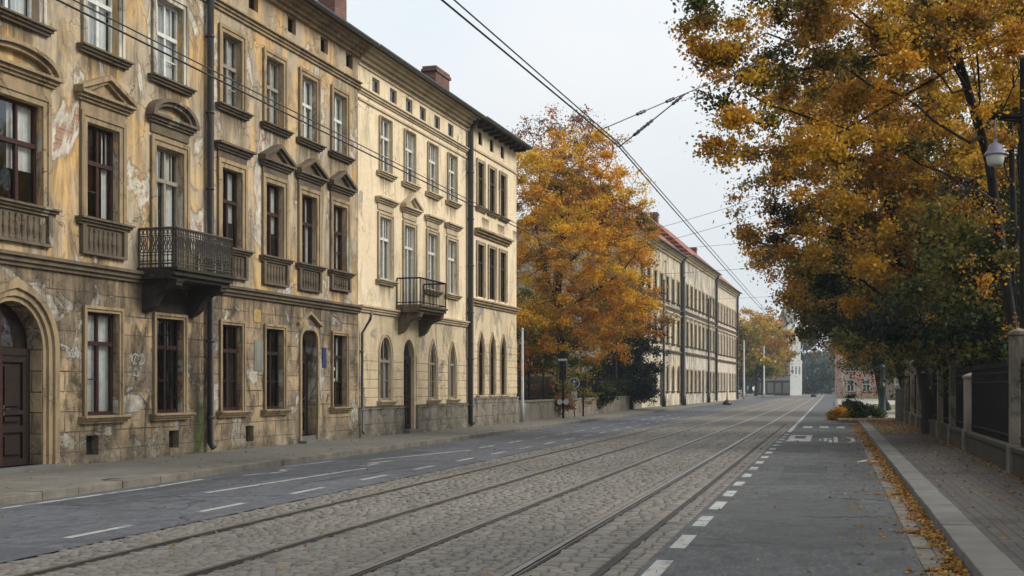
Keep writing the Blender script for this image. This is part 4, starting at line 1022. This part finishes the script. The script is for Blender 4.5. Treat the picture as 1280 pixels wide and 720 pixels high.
tree('rusty_tree','rust brown tree crowding the wall in front of the first far terrace house',
     [root(770,84),tuple(at(768,430,84)),tuple(at(766,350,84))],
     [B(770,350,84,2.8),B(790,310,85,2.),B(760,400,84,2.6),B(795,365,86,1.7),B(740,390,85,2.6),B(720,420,85,2.4),B(800,400,86,2.)],2.2,40000,.16,[(RU,3),(OR,2),(BR,2),(OL,2)],.25,7,sig=.38,tip=.012)
tree('olive_tree','dark olive tree close behind the pale end house, under the orange tree',[root(668,80),tuple(at(668,450,80)),tuple(at(668,410,80))],[B(668,400,80,2.6),B(655,440,80,2.2),B(690,440,81,2.4),B(675,470,80,2.2,1.6),B(705,465,81,2.,1.6),B(650,470,79,1.6,1.4)],3.,36000,.17,[(OL,3),(GR,3),(DG,2),(RU,1)],.2,17,sig=.38,tip=.012)
tree('dark_evergreen','dark bluish green evergreen beside the blank end wall of the first far terrace house',
     [root(788,88),tuple(at(786,440,88)),tuple(at(784,400,88))],
     [B(784,410,88,1.9,2.2),B(780,450,88,2.3,2.2),B(790,480,88,2.,1.6),B(765,470,87,2.,1.8),B(800,440,88,2.2,2.4),B(745,480,86,2.2,1.6),B(792,378,88,1.9,2.2),B(775,385,88,1.8,2.),B(800,488,88,1.6,1.2)],5.,48000,.16,[((.014,.030,.026),3),((.02,.042,.03),2)],.2,8,sig=.3,tip=.012)
for k,(px,py,d,r,s) in enumerate([(672,488,64,1.5,1),(742,484,76,1.6,2),(700,478,70,1.7,3)]):
    x,y=gx(px,d)
    tree('garden_shrub',['reddish brown shrub behind the garden wall, next to the pale end house','dark green shrub behind the garden wall, under the rusty tree','olive brown shrub behind the garden wall, at the foot of the orange tree'][k],
     [(x,y,.1),(x,y,.9)],[((x,y,1.6),(r,r,1.1)),((x+.9,y+.7,1.5),(r*.8,r*.8,1.)),((x-.9,y-.6,1.4),(r*.8,r*.8,.9))],9.,7000,.15,[[(BR,3),(PU,2),(OL,1)],[(DG,3),(GR,1)],[(OL,3),(GR,2),(BR,1)]][k],.07,30+s,'shrubs behind the garden wall','shrub',sig=.25,tip=.008,low=.1)
# far left trees beyond the terrace
FARP=[([(OL,3),(YE_,2),(GR,2),(OR,1)]),([(GR,3),(OL,2)]),([(YE_,3),(OL,2),(OR,1)]),([(OL,3),(OR,1.5),(GR,1)])]
FL=['dull green and ochre tree beside the distant end of the terrace','dark green tree behind the first grey pole at the street end','golden tree above the second grey pole at the street end','tallest olive tree over the far bend of the street, left of the white tower']
for k,(px,d,top,r) in enumerate([(915,185,395,4.2),(930,200,428,4.6),(945,222,380,5.4),(953,240,392,5.0)]):
    zt=CAMH+(484-top)*d/1500; x,y=gx(px,d)
    tree('street_tree',FL[k],[(x,y,0),(x,y,zt*.35),(x+.3,y,zt*.6)],[((x,y,zt*.68),(r,r,zt*.32)),((x-r*.6,y,zt*.5),(r*.7,r*.7,zt*.28)),((x+r*.6,y,zt*.5),(r*.7,r*.7,zt*.28))],.55,13000,.42,FARP[k],.3,50+k,'trees at the far end of the street',sig=.7,tip=.03,seg=1.1)
# far end trees (distance haze painted in as blue green leaf colours)
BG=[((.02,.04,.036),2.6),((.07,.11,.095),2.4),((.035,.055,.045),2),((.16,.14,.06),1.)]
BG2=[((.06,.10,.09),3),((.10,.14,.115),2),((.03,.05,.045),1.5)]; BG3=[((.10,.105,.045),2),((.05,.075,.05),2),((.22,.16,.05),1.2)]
BL=['dark teal tree closing the far end of the street, just right of the white tower','pale blue green tree in the middle of the far street end','olive tree just left of the pinkish building at the far street end','low dark tree behind the parked trams stop at the far left end','dark tree at the left edge of the far street end','low dark tree right behind the white tower','low dark tree at the very end of the tram rails','low dark tree beside the end of the right lane','low dark tree behind the pinkish building']
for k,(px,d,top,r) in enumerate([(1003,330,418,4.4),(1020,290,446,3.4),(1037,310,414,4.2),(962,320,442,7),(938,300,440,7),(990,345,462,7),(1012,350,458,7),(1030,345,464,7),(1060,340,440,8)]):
    zt=CAMH+(484-top)*d/1500; x,y=gx(px,d)
    tree('distant_tree',BL[k] if k!=3 else 'low dark tree left of the white tower at the far street end',[(x,y,0),(x,y,zt*.3),(x,y,zt*.55)],[((x,y,zt*.6),(r,r*.8,zt*.4)),((x-r*.5,y,zt*.36),(r*.8,r*.8,zt*.36)),((x+r*.5,y,zt*.36),(r*.8,r*.8,zt*.36))],.22,6000,.75,[BG,BG2,BG3][k%3],.4,60+k,'trees closing the far street end',sig=1.1,tip=.04,seg=1.6)

# right: the avenue of old trees along the iron fence
RG='old street trees along the right pavement'
tree('avenue_tree','nearest right avenue tree, dark trunk leaning left past the hanging street lamp',
     [root(1290,27),tuple(at(1261,380,27)),tuple(at(1236,200,27)),tuple(at(1200,80,26.5)),tuple(at(1170,-60,26))],
     [B(1225,30,26,2.4),B(1120,60,25.5,2.1),B(1040,40,25,1.7),B(965,50,24.5,1.5),B(888,95,24,1.0),B(925,70,24.2,1.),B(930,115,24.3,.9),B(880,55,24,.7),B(1000,-30,25,1.8),B(915,15,24.5,1.3),B(1100,-60,26,2.2),B(1250,-70,27,2.4),B(985,125,24.5,1.0,.6),B(1290,110,26,1.7),B(1180,160,25.5,1.1),B(1090,130,25,1.2),B(925,150,24,.9,.5),B(912,190,24,.5,.4),B(1010,180,24.5,.8,.5),B(1252,330,26.2,.9),B(1225,270,26.8,.9),B(1285,430,26.3,.9)],
     5.2,105000,.078,[(YE_,2),(GO,3.6),(OR,3.6),(BR,1.4),(OL,2.8),(GR,1.6)],.18,12,RG,sig=.2,tip=.0055,low=.45,power=.53,
     limbs=[pts(26,(1212,130),(1130,60),(1040,0),(960,-50)),pts(25.5,(1245,250),(1150,200),(1050,160),(960,130),(900,105)),pts(25.5,(1235,195),(1120,120),(1010,60),(930,30)),pts(27,(1262,380),(1275,250),(1268,100),(1262,-40)),pts(26,(1215,120),(1180,60),(1150,-10),(1130,-80)),pts(25.5,(1200,85),(1140,20),(1080,-30)),pts(24.8,(960,130),(925,100),(900,60)),pts(25.5,(1060,162),(1000,190),(945,185)),pts(26.5,(1240,230),(1225,120),(1215,0),(1235,-90))])
tree('avenue_tree','second right avenue tree, thick black trunk standing in the fence line beside the pale posts',
     [root(1168,42),tuple(at(1150,435,42)),tuple(at(1115,275,42)),tuple(at(1092,150,42))],
     [B(1095,230,42,3.6),B(1020,250,41,2.9),B(962,275,41,1.6),B(1000,190,41,2.6),B(960,215,41,1.5),B(1060,330,41,2.6),B(1140,150,42,3.6),B(1150,270,42,2.8),B(1000,330,41,1.7),B(940,295,41,.8),B(1100,90,42,3.6),B(1190,200,43,3.),B(1130,360,42,2.2),B(1030,130,41,2.4),B(1200,330,43,2.4),B(1215,260,40,2.4),B(1170,400,43,1.8)],
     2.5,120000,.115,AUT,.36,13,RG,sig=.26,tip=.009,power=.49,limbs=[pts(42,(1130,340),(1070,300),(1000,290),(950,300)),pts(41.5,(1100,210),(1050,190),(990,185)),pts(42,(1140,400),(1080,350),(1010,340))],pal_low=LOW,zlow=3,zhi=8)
tree('avenue_tree','third right avenue tree, behind the thick black trunk, its boughs low over the lane',
     [root(1142,60),tuple(at(1120,440,60)),tuple(at(1100,330,60))],
     [B(1090,350,60,3.6),B(1030,360,59,2.8),B(995,360,59,1.6),B(1050,300,60,3.4),B(1120,300,60,4.),B(1030,400,59,1.9),B(1080,405,60,2.4),B(1130,400,60,2.4),B(985,330,59,1.6),B(960,320,59,.9)],
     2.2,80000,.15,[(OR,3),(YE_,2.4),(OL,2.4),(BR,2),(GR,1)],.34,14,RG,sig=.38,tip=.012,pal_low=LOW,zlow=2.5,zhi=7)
tree('avenue_tree','fourth right avenue tree, farthest of the row, beyond the dark green post',
     [root(1106,84),tuple(at(1094,450,84)),tuple(at(1085,390,84))],
     [B(1080,390,84,4.),B(1035,400,84,2.6),B(1100,340,84,4.4),B(1050,350,84,4.),B(1075,435,83,2.),B(1110,430,84,2.4)],
     1.6,52000,.2,[(OR,2),(OL,3),(GR,3),(YE_,1.5)],.36,15,RG,sig=.5,tip=.015,pal_low=[(GR,3),(DG,2),(OL,2),(YE_,1)],zlow=4,zhi=9)
tree('avenue_tree','slim dark avenue tree just right of the hanging lamp, rising out of view',
     [root(1262,33),tuple(at(1268,300,33)),tuple(at(1262,120,33)),tuple(at(1250,-60,33))],[B(1240,-20,33,2.6),B(1290,30,33,2.4),B(1215,40,33,2.),B(1275,180,33,1.6),B(1235,140,33,1.5)],2.2,22000,.1,[(YE_,2),(OR,3),(GO,2.5),(BR,2),(OL,2)],.14,16,RG,sig=.25,tip=.008,
     limbs=[pts(33,(1266,240),(1225,120),(1200,10)),pts(33,(1264,180),(1285,60),(1295,-40))])
# park behind the fence
PD=[(DG,4),(GR,3),(OL,1)]
PLB=['dark green park tree behind the nearest fence panel','green and yellow park tree behind the lamp','dense dark park tree behind the middle fence panels','dark park tree behind the far end of the fence']
PG=[(DG,4),(GR,3),(OL,2),(YE_,.8)]
for k,(px,py,d,r,pal) in enumerate([(1262,350,35,3.2,PD),(1258,230,43,4.8,PG),(1200,340,56,4.8,PD),(1165,370,75,5.5,PD)]):
    x,y=gx(px,d); zc=CAMH+(484-py)*d/1500
    tree('park_tree',PLB[k],[(x,y,.1),(x+.1,y,zc*.5),(x,y,zc)],[((x,y,zc),(r,r,r)),((x-r*.7,y,zc-r*.5),(r*.7,r*.7,r*.6)),((x+r*.8,y,zc+r*.3),(r*.8,r*.8,r*.7)),((x+r*.2,y+r*.4,zc-r*.8),(r*.8,r*.8,r*.5))],1.8,60000,.135,pal,.24,70+k,'park trees behind the iron fence',sig=.4,tip=.011,low=.3)
HL=['dark hedge shrub right behind the nearest fence panel','dark hedge shrub behind the panel left of the split-topped post','tall dark hedge shrub by the thick black trunk','dark hedge shrub behind the farthest fence panel','broad dark hedge shrub deep in the park']
for k,(d,u,r,h) in enumerate([(27.5,5.6,1.5,2.5),(34,5.8,1.8,3.2),(44,6.2,2.2,3.9),(56,6.4,2.4,4.),(30,10.5,3.,4.2)]):
    x,y=u,d
    tree('hedge_shrub',HL[k],[(x,y,.1),(x,y,h*.6)],[((x,y,h*.55),(r,r*1.6,h*.5)),((x+.3,y+r*1.3,h*.5),(r,r*1.2,h*.45)),((x,y-r*1.3,h*.5),(r,r*1.2,h*.45))],4.2,26000,.11,[(DG,6),(GR,1.2),((.14,.03,.02),.35) if k==0 else (OL,.5)],.09,90+k,'hedge behind the iron fence','shrub',sig=.26,tip=.008,low=.05)
for k,(x,y,r,h) in enumerate([(7.2,13.5,3.6,7.2),(6.8,3.,4.,7.6),(7.,-6.,4.,7.5)]):  # unseen trees added outside the view to shade the near pavement
    tree('avenue_tree',['avenue tree behind the fence just right of the view, over the near pavement','avenue tree level with the camera on the right','avenue tree behind the camera on the right'][k],
     [(x,y,.1),(x+.1,y,h*.5),(x,y,h)],[((x,y,h),(r,r,r*.8)),((x-1.5,y,h-.6),(r*.75,r,r*.6)),((x+1.5,y+1,h),(r*.7,r,r*.7))],1.1,24000,.2,AUT,.28,110+k,RG,sig=.4,tip=.011)
# clipped shrubs on the build-out
x,y=gx(1066,64)
tree('round_shrub','dark green rounded shrub on the kerb build-out, beside the dark green post',[(x,y,.1),(x,y,.5)],[((x,y,.5),(.66,.7,.5)),((x-.05,y,1.1),(.28,.3,.3)),((x+.75,y,.42),(.75,.6,.36)),((x+1.3,y,.3),(.5,.5,.22))],240.,22000,.085,[(DG,4),(GR,2)],.05,101,None,'shrub',sig=.14,tip=.006,low=.1,seg=.2)
x,y=gx(1049,63.4)
tree('round_shrub','yellowing orange and green low shrub at the street corner of the build-out',[(x,y,.1),(x,y,.4)],[((x,y,.36),(.5,.5,.36))],260.,9000,.09,[(OR,2),(OL,2),(YE_,2)],.04,102,None,'shrub',sig=.12,tip=.006,low=.1,seg=.2)

# ------------------------------------------------------------------ left garden wall and fence
def fframe(name,t,n,label,cat,group=None):
    e=empty(name,fpos(t,n),FRZ); tag(e,label,cat,group); return e
t0,t1,n0,n1=53.4,92.4,16.3,17.9
wl=Vector(fpos(t1,n1))-Vector(fpos(t0,n0)); WL=wl.length; wrz=math.atan2(wl.y,wl.x)
e=empty('garden_wall',fpos(t0,n0),wrz); tag(e,'low brown stone wall in front of the garden between the end house and the far terrace','wall')
MB().box(0,WL,-.15,.15,0,1.02).build('wall_body',M['stone'],e)
b=MB(); x=0
while x<WL-.1: b.box(x,min(x+1.18,WL),-.2,.2,1.02,1.12); x+=1.2
b.build('coping',M['kerb_l'],e,bevel=.012)
e=empty('garden_fence',(fpos(t0,n0)[0],fpos(t0,n0)[1],1.12),wrz); tag(e,'black iron railing standing on the low stone wall under the orange tree','fence')
b=MB().box(0,WL,-.02,.02,.12,.16).box(0,WL,-.02,.02,1.0,1.04); x=.1
while x<WL: b.tube([(x,0,0),(x,0,1.2)],.012,4); x+=.14
b.build('railing_panel',M['iron'],e)
x=0.
while x<=WL: MB().box(x-.04,x+.04,-.04,.04,0,1.3).lathe([(.06,1.3),(.06,1.34),(.0,1.42)],(x,0,0),8).build('fence_post',M['iron'],e); x+=WL/13

# ------------------------------------------------------------------ right iron fence with stone posts
UF=3.40
e=empty('iron_fence',(UF,12,.12)); tag(e,'tall black iron park fence on a low stone base between pale posts, right pavement','fence')
ys=[8.,16.,24.3,32.4,36.4,40.4,46.5,50.,54.,58.,61.]; hs=[2.7,2.7,2.85,2.1,2.55,2.55,3.0,3.1,2.9,3.1,2.8]
for i,(y,h) in enumerate(zip(ys,hs)):
    w=.16; y-=12
    b=MB().box(-w-.04,w+.04,y-w-.04,y+w+.04,0,.55).box(-w,w,y-w,y+w,.55,h-.25).box(-w-.03,w+.03,y-w-.03,y+w+.03,h-.25,h-.17)
    b.add([(-w-.02,y-w-.02,h-.17),(w+.02,y-w-.02,h-.17),(w+.02,y+w+.02,h-.17),(-w-.02,y+w+.02,h-.17),(0,y,h-.1)],[(0,1,4),(1,2,4),(2,3,4),(3,0,4)])
    b.build('fence_post',M['post'],e,bevel=.02)
for i in range(len(ys)-1):
    a,c=ys[i]-12+.23,ys[i+1]-12-.23
    MB().box(-.14,.14,a,c,0,.42).box(-.18,.18,a,c,.42,.52).build('base_wall',M['mossy'],e,bevel=.015)
    b=MB().box(-.02,.02,a,c,.66,.70).box(-.02,.02,a,c,1.72,1.76).box(-.02,.02,a,c,1.92,1.95); y=a+.06
    k=0
    while y<c:
        b.tube([(0,y,.52),(0,y,2.02)],.010,5); b.lathe([(.0,2.0),(.026,2.04),(.012,2.09),(.0,2.2)],(0,y,0),5)
        if k%4==0: b.tube([(0,y+.06+math.cos(t)*.05,1.84+math.sin(t)*.06) for t in [j*math.pi/3 for j in range(7)]],.008,4,False)
        y+=.16; k+=1
    b.build('railing_panel',M['iron'],e)

# ------------------------------------------------------------------ street lamp on an arm, with its pole
d=25.; px_,py_=gx(1279,d)
e=empty('street_lamp',(px_,py_,.12)); tag(e,'white bell-shaped street lamp hanging from a long arm in the right trees','street lamp')
zl=CAMH+(484-193)*d/1500-.12; za=CAMH+(484-145)*d/1500-.12
lx,ly=gx(1244,d); lx-=px_; ly-=py_; f=1.25
MB().tube([(0,0,0),(0,0,1.2),(0,0,1.25),(0,0,za+1.2)],[.12,.12,.085,.065],10).build('lamp_pole',M['iron'],e,True)
MB().tube([(0,0,za),(lx*f,ly*f,za)],.065,8).tube([(0,0,za-.13),(lx*f,ly*f,za-.05)],.02,6).tube([(0,0,za+1.1),(lx*.8,ly*.8,za+.02)],.012,5).build('lamp_arm',M['iron'],e,True)
q=.8
MB().lathe([(r*q,z*q) for r,z in [(.0,.46),(.05,.45),(.05,.36),(.10,.345),(.17,.30),(.19,.19),(.25,.11),(.285,.07),(.285,.045),(.2,.04)]],(lx,ly,zl-.05),24).tube([(lx,ly,zl+.28),(lx,ly,za-.03)],.02,6).build('lamp_cap',M['lampcap'],e,True)
MB().lathe([(r*q,z*q) for r,z in [(.215,.045),(.225,.0),(.215,-.1),(.19,-.2),(.15,-.235),(.0,-.25)]],(lx,ly,zl-.05),24).build('lamp_glass',M['lampglass'],e,True)

# ------------------------------------------------------------------ overhead wires
def sag(a,c,s,n=14):
    a=Vector(a);c=Vector(c); return [a.lerp(c,i/n)-Vector((0,0,4*s*(i/n)*(1-i/n))) for i in range(n+1)]
def wire(name,label,spans,r,group='overhead tram wires',cat='wire'):
    b=MB()
    for a,c,s in spans: b.tube(sag(a,c,s),r,5,False)
    return tag(b.build(name,M['black']),label,cat,group)
zr=5.98; A0=(-5.2,-6,zr); A1=(-4.22,13.,zr); A2=(-3.62,20.9,zr-.0); A3=(-3.7,70,zr)
wire('contact_wire','thick tram contact wire over the right track, bending at the insulated pull-off',[(A0,A2,.0),(A2,A3,.03),(A3,(-3.6,180,zr),.1),((-3.6,180,zr),(-3.6,330,zr),.1)],.013)
o=.09
wire('contact_wire','thinner twin wire running just above the right track contact wire',[((A0[0]+o,A0[1],zr+.16),(A2[0]+.02,A2[1],zr+.04),.0),((A2[0]+.02,A2[1],zr+.04),(A3[0]+.03,70,zr+.16),.0),((A3[0]+.03,70,zr+.16),(-3.58,180,zr+.2),.1)],.010)
zq=5.22; C0=(-6.75,-6,zq); C1=(-6.55,32,zq); C2=(-6.5,75,zq)
wire('contact_wire','tram contact wire over the left track, drawn across the house fronts',[(C0,C1,.02),(C1,C2,.04),(C2,(-6.5,180,zq+.3),.1)],.011)
wire('contact_wire','twin wire close above the left track contact wire in front of the houses',[((C0[0],C0[1],zq+.07),(C1[0]+.03,C1[1],zq+.06),.02),((C1[0]+.03,C1[1],zq+.06),(C2[0]+.03,75,zq+.15),.06)],.008)
# span wires with insulators
def span(label,a,c,s,ins,r=.009):
    e=empty('span_wire',tuple(a)); tag(e,label,'span wire','cross wires holding up the tram wires'); a=Vector(a); c=Vector(c)
    pp=sag(a,c,s); MB().tube([p-a for p in pp],r,5,False).build('cable',M['black'],e)
    for f in ins:
        p=a.lerp(c,f)-Vector((0,0,4*s*f*(1-f)))-a; dv=(c-a).normalized()
        b=MB().tube([p-dv*.16,p-dv*.1,p-dv*.05,p,p+dv*.05,p+dv*.1,p+dv*.16],[.01,.032,.02,.036,.02,.032,.01],9)
        b.build('insulator',M['black'],e,True)
    return e
PO=Vector(A2)
far_r=at(960,100,21.5)+Vector((.0,0,.0))
lp=Vector((px_,py_,.12+za+1.0))
UA=PO+Vector((-.18,-1.2,.03)); UB=at(985,62,24.4)
span('upper cross wire from the pull-off up into the right trees, with two black insulators',PO+Vector((-.18,-1.2,.03)),at(985,62,24.4),-.0,(.2,.34))
span('short lower pull-off wire with a chain of black insulators beside the right track wire',PO,UA.lerp(UB,.42),0,(.28,.42,.86),.012)
hw=Vector(fpos(27.5,16.1)); 
span('cross wire from the ochre house wall to the right trees at the pull-off',Vector((fpos(53.,16.)[0],fpos(53.,16.)[1],7.6)),at(1171,165,47),.5,(.3,))
span('cross wire just below the other from the pale end house to the right trees',Vector((fpos(52.9,16.)[0],fpos(52.9,16.)[1],7.0)),at(1171,186,47),.55,())
for k,(y,z,l) in enumerate([(62,9.9,'cross wire over the street beyond the pull-off, higher of the far pair'),(64,8.7,'cross wire over the street beyond the pull-off, lower of the far pair'),(95,9.4,'far cross wire by the red roofed terrace house')]):
    span(l,Vector((-16.5,y+10,z)),Vector((4.6,y,z)),.3,(.55,))

# ------------------------------------------------------------------ poles and signs
def pole(label,px,d,ztop,r,m='pole',group='street poles on the left pavement'):
    x,y=gx(px,d); e=empty('street_pole',(x,y,.12)); tag(e,label,'pole',group)
    MB().tube([(0,0,0),(0,0,.9),(0,0,.95),(0,0,ztop)],[r*1.35,r*1.35,r,r*.7],10).build('shaft',M[m],e,True)
    MB().lathe([(r*.9,ztop-.02),(r*.9,ztop+.06),(0,ztop+.12)],(0,0,0),10).build('cap',M[m],e,True)
    return e
pole('slim pale grey pole at the corner of the pale end house, before the garden wall',653,56.,4.3,.07)
x_=[pole('slim dark tram mast in front of the red roofed terrace house',830,100,10.5,.13,'pipe'),pole('slim dark tram mast at the distant end of the terrace',902,150,11.,.15,'pipe'),pole('dark tram mast among the right avenue trees, behind the thick black trunk',1171,47,10.5,.08,'iron',None)]
pole('first light grey pole beyond the far terrace, at the pavement edge',930,160,7.8,.13)
pole('second light grey pole farther along, before the golden tree',955,195,8.2,.14)
pole('thick dark tram mast at the joint of the red roofed and pale terrace houses',855,108,11.5,.16,'pipe')
pole('slim dark tram mast in front of the pale terrace house',886,128,11.,.14,'pipe')
x,y=gx(718,66)
e=empty('traffic_sign',(x,y,.12)); tag(e,'round blue traffic sign with a small white plate below, before the garden wall','traffic sign')
MB().tube([(0,0,0),(0,0,2.15)],.035,8).build('sign_post',M['zinc'],e,True)
b=MB(); n=24; 
disc=lambda r,y0,y1,cz: MB().prism([(r*math.cos(2*math.pi*i/n),cz+r*math.sin(2*math.pi*i/n)) for i in range(n)],y0,y1,'y')
disc(.31,-.06,-.045,1.85).build('sign_rim',M['white'],e); disc(.27,-.065,-.0605,1.85).build('sign_face',M['blue'],e)
MB().prism([(-.03,1.68),(.03,1.68),(.03,1.9),(.1,1.9),(0,2.03),(-.1,1.9),(-.03,1.9)],-.072,-.066,'y').build('sign_arrow',M['white'],e)
MB().box(-.16,.16,-.055,-.04,1.05,1.4).build('lower_plate',M['white'],e,bevel=.01)
x,y=gx(729,67); e=empty('bollard',(x,y,.12)); tag(e,'thin dark post beside the round blue sign','post')
MB().tube([(0,0,0),(0,0,1.55)],.05,8).lathe([(.07,1.55),(.07,1.62),(0,1.68)],(0,0,0),8).build('shaft',M['iron'],e,True)
x,y=gx(704,63)
e=empty('traffic_signal',(x,y,.12)); tag(e,'black traffic signal before the garden wall, left of the round blue sign','traffic signal')
MB().tube([(0,0,0),(0,0,2.6)],.06,8).build('signal_post',M['iron'],e,True)
hd=MB().box(-.2,.2,-.12,.12,2.0,3.0).box(-.36,-.3,-.02,.02,1.9,3.1).build('signal_head',M['black'],e,bevel=.03)
for k in range(3):
    MB().tube([(0,-.12,2.18+.32*k),(0,-.26,2.2+.32*k)],.11,12,False).build('visor',M['black'],hd,True)
MB().box(-.24,.24,-.14,-.125,3.02,3.12).build('signal_plate',M['white'],e)
for s in (-1,1):
    disc(.15,-.09,-.075,.86).build('white_plate',M['white'],e).location=(s*.17,0,0)

# right side pieces
x,y=gx(1103,70); e=empty('advert_post',(x,y,.12)); tag(e,'dark green slim column on the forecourt beyond the right pavement','post')
MB().lathe([(.24,0),(.24,.18),(.19,.25),(.19,1.55),(.22,1.6),(.22,1.68),(.13,1.74),(.11,2.7),(.16,2.76),(.16,2.84),(.0,3.)],(0,0,0),16).build('column',M['green_metal'],e,True)
x,y=gx(1128,58); e=empty('utility_cabinet',(x,y,.12)); tag(e,'grey brown utility cabinet at the far end of the right pavement','cabinet')
MB().box(-.36,.36,-.2,.2,0,.12).box(-.33,.33,-.18,.18,.12,1.5).build('housing',M['grey_metal'],e,bevel=.02)
MB().box(-.37,.37,-.22,.22,1.5,1.56).build('lid',M['grey_metal'],e,bevel=.015)
for s in (-1,1):
    dd=MB().box(.01 if s>0 else -.31,.31 if s>0 else -.01,-.195,-.181,.2,1.42).build('cabinet_door',M['grey_metal'],e); MB().box(s*.05-.012,s*.05+.012,-.215,-.196,.75,.9).build('handle',M['black'],dd)
x,y=gx(150,21.2); o=MB().lathe([(.3,0),(.3,.006),(.27,.007),(.26,.003),(.2,.003),(.19,.006),(.0,.006)],(0,0,0),24).build('manhole_cover',M['rust_iron'],None,loc=(x,y,.121)); tag(o,'dark round iron cover in the left pavement before the ochre house','manhole cover')
x,y=gx(985,33.); o=MB().lathe([(.33,0),(.33,.006),(.29,.007),(.28,.002),(.2,.002),(.19,.006),(.0,.006)],(0,0,0),24).build('manhole_cover',M['rust_iron'],None,loc=(x,y,.001)); tag(o,'dark round iron cover in the right asphalt lane','manhole cover')
# small dark litter bags lying on the road
for px,d,l,s in ((909,118,'small black rubbish bag lying by the kerb under the far terrace',.42),(1017,215,'tiny black rubbish bag lying between the distant tram rails',.5)):
    x,y=gx(px,d); e=MB().lathe([(0,0),(s*.9,.03),(s*1.1,.2*s*2),(s*.8,.55*s*1.6),(s*.25,.75*s*1.6),(s*.1,.82*s*1.6),(s*.22,.95*s*1.6),(0,.97*s*1.6)],(0,0,0),11)
    rr=random.Random(px); e.v=[(a+rr.uniform(-.06,.06),b2+rr.uniform(-.06,.06),c) for a,b2,c in e.v]
    o=e.build('rubbish_bag',M['black'],None,True,loc=(x,y,.005)); tag(o,l,'rubbish bag','black bags on the road')

# ------------------------------------------------------------------ buildings at the far end
M['tower']=plaster('tower_render',(.44,.45,.44),(.37,.385,.38),(.5,.5,.46),(.3,.29,.26),.66,.56,51.)
x,y=gx(975,255); e=empty('white_tower_house',(x,y,0),-.25); tag(e,'tall narrow white building with a stepped top at the far end of the street','building')
wm=M['far_white']
MB().box(-4.6,2.2,0,9,0,7.6).box(-1.2,1.9,-.3,9,7.601,13.).box(-.3,1.6,0,6,13.001,15.6).build('wall',M['tower'],e)
MB().prism([(-.45,15.6),(1.75,15.6),(.65,18.6)],-.3,6.3,'y').build('roof',M['zinc'],e)
for fz in (4.1,7.2,10.4,12.6):
    MB().box(-4.8 if fz<7.5 else -1.4,2.4 if fz<7.5 else 2.1,-.55,-.31,fz,fz+.25).build('ledge',M['zinc'],e)
for fx in (-3.6,-2.,-.4,1.1):
    for fz in (4.8,8.,10.8):
        if fz>7 and fx<-1: continue
        w=MB().box(fx-.5,fx+.5,-.36,-.305,fz,fz+1.7).build('window',M['dark_wood'],e); MB().quad((fx-.4,-.37,fz+.1),(fx+.4,-.37,fz+.1),(fx+.4,-.37,fz+1.6),(fx-.4,-.37,fz+1.6)).build('pane',M['glass'],w)
MB().box(-4.7,2.3,-.8,-.56,.0,3.2).build('shop_front',M['slate'],e)
for fy in (1.6,4.4,7.):
    for fz in (4.6,8.1,10.9):
        if fz>7 and fy>6: continue
        xs_=2.2 if fz<7 else 1.9
        w=MB().box(xs_+.002,xs_+.05,fy-.5,fy+.5,fz,fz+1.6).build('window',M['dark_wood'],e); MB().quad((xs_+.06,fy-.4,fz+.1),(xs_+.06,fy+.4,fz+.1),(xs_+.06,fy+.4,fz+1.5),(xs_+.06,fy-.4,fz+1.5)).build('pane',M['glass'],w)
for fx in (-4.2,-2.5,-.8,.9):
    w=MB().box(fx,fx+1.3,-.83,-.8,.5,2.7).build('shop_window',M['grey_wood'],e); MB().quad((fx+.1,-.84,.6),(fx+1.2,-.84,.6),(fx+1.2,-.84,2.6),(fx+.1,-.84,2.6)).build('pane',M['glass'],w)
x,y=gx(1052,205); e=empty('pink_house',(x,y,0),.12); tag(e,'faded pink and white house half hidden behind the right avenue trees at the street end','house')
b=MB(); ops=[op(1.5+2.6*i,1.1,1.+3.4*k,2.9+3.4*k) for i in range(5) for k in range(3)]
wall_mesh(0,14,0,11,ops,.2,9).build('wall',M['far_red'],e)
for o_ in ops: window(e,(o_['x0']+o_['x1'])/2,1.1,o_['z0'],o_['z1'],M['white_wood'],M['far_white'],sur=.15,curtain=False)
MB().box(.1,13.9,1.2,1.3,.1,10.9).build('inner_wall',M['room'],e)
for q in (0.02,13.6): MB().box(q,q+.4,-.08,.003,0,11).build('corner_pilaster',M['far_white'],e)
mould(0,14,[(10.6,10.8,.2),(10.8,10.98,.4)]).build('cornice',M['far_white'],e)
rf=roof(e,0,14,11,.6,9,4,M['redtile']); chimney(rf,5,3.2,1,.7,12.5,15.6)
# right side far row closing the view behind the forecourt
x,y=gx(1105,150); e=empty('grey_pavilion',(x,y,0),.05); tag(e,'low dark grey building behind the forecourt under the right avenue trees','building')
ops=[op(2+3*i,1.3,1.,2.7) for i in range(7)]
wall_mesh(0,24,0,4,ops,.2,8).build('wall',M['stone'],e)
for o_ in ops: window(e,(o_['x0']+o_['x1'])/2,1.3,o_['z0'],o_['z1'],M['white_wood'],M['far_white'],sur=.12,curtain=False)
roof(e,0,24,4,.5,8,2.4,M['slate'])

# ------------------------------------------------------------------ damp autumn air
def haze():
    m=bpy.data.materials.new('haze'); m.use_nodes=True; T=m.node_tree; T.nodes.clear()
    out=nd(T,'OutputMaterial'); v=nd(T,'VolumePrincipled',{'Color':(.80,.88,.96,1),'Density':HAZE,'Anisotropy':.0}); T.links.new(v.outputs[0],out.inputs['Volume'])
    tag(MB().box(-330,330,-70,630,-1.1,40).build('haze',m),kind='stuff')
HAZE=.00036
haze()
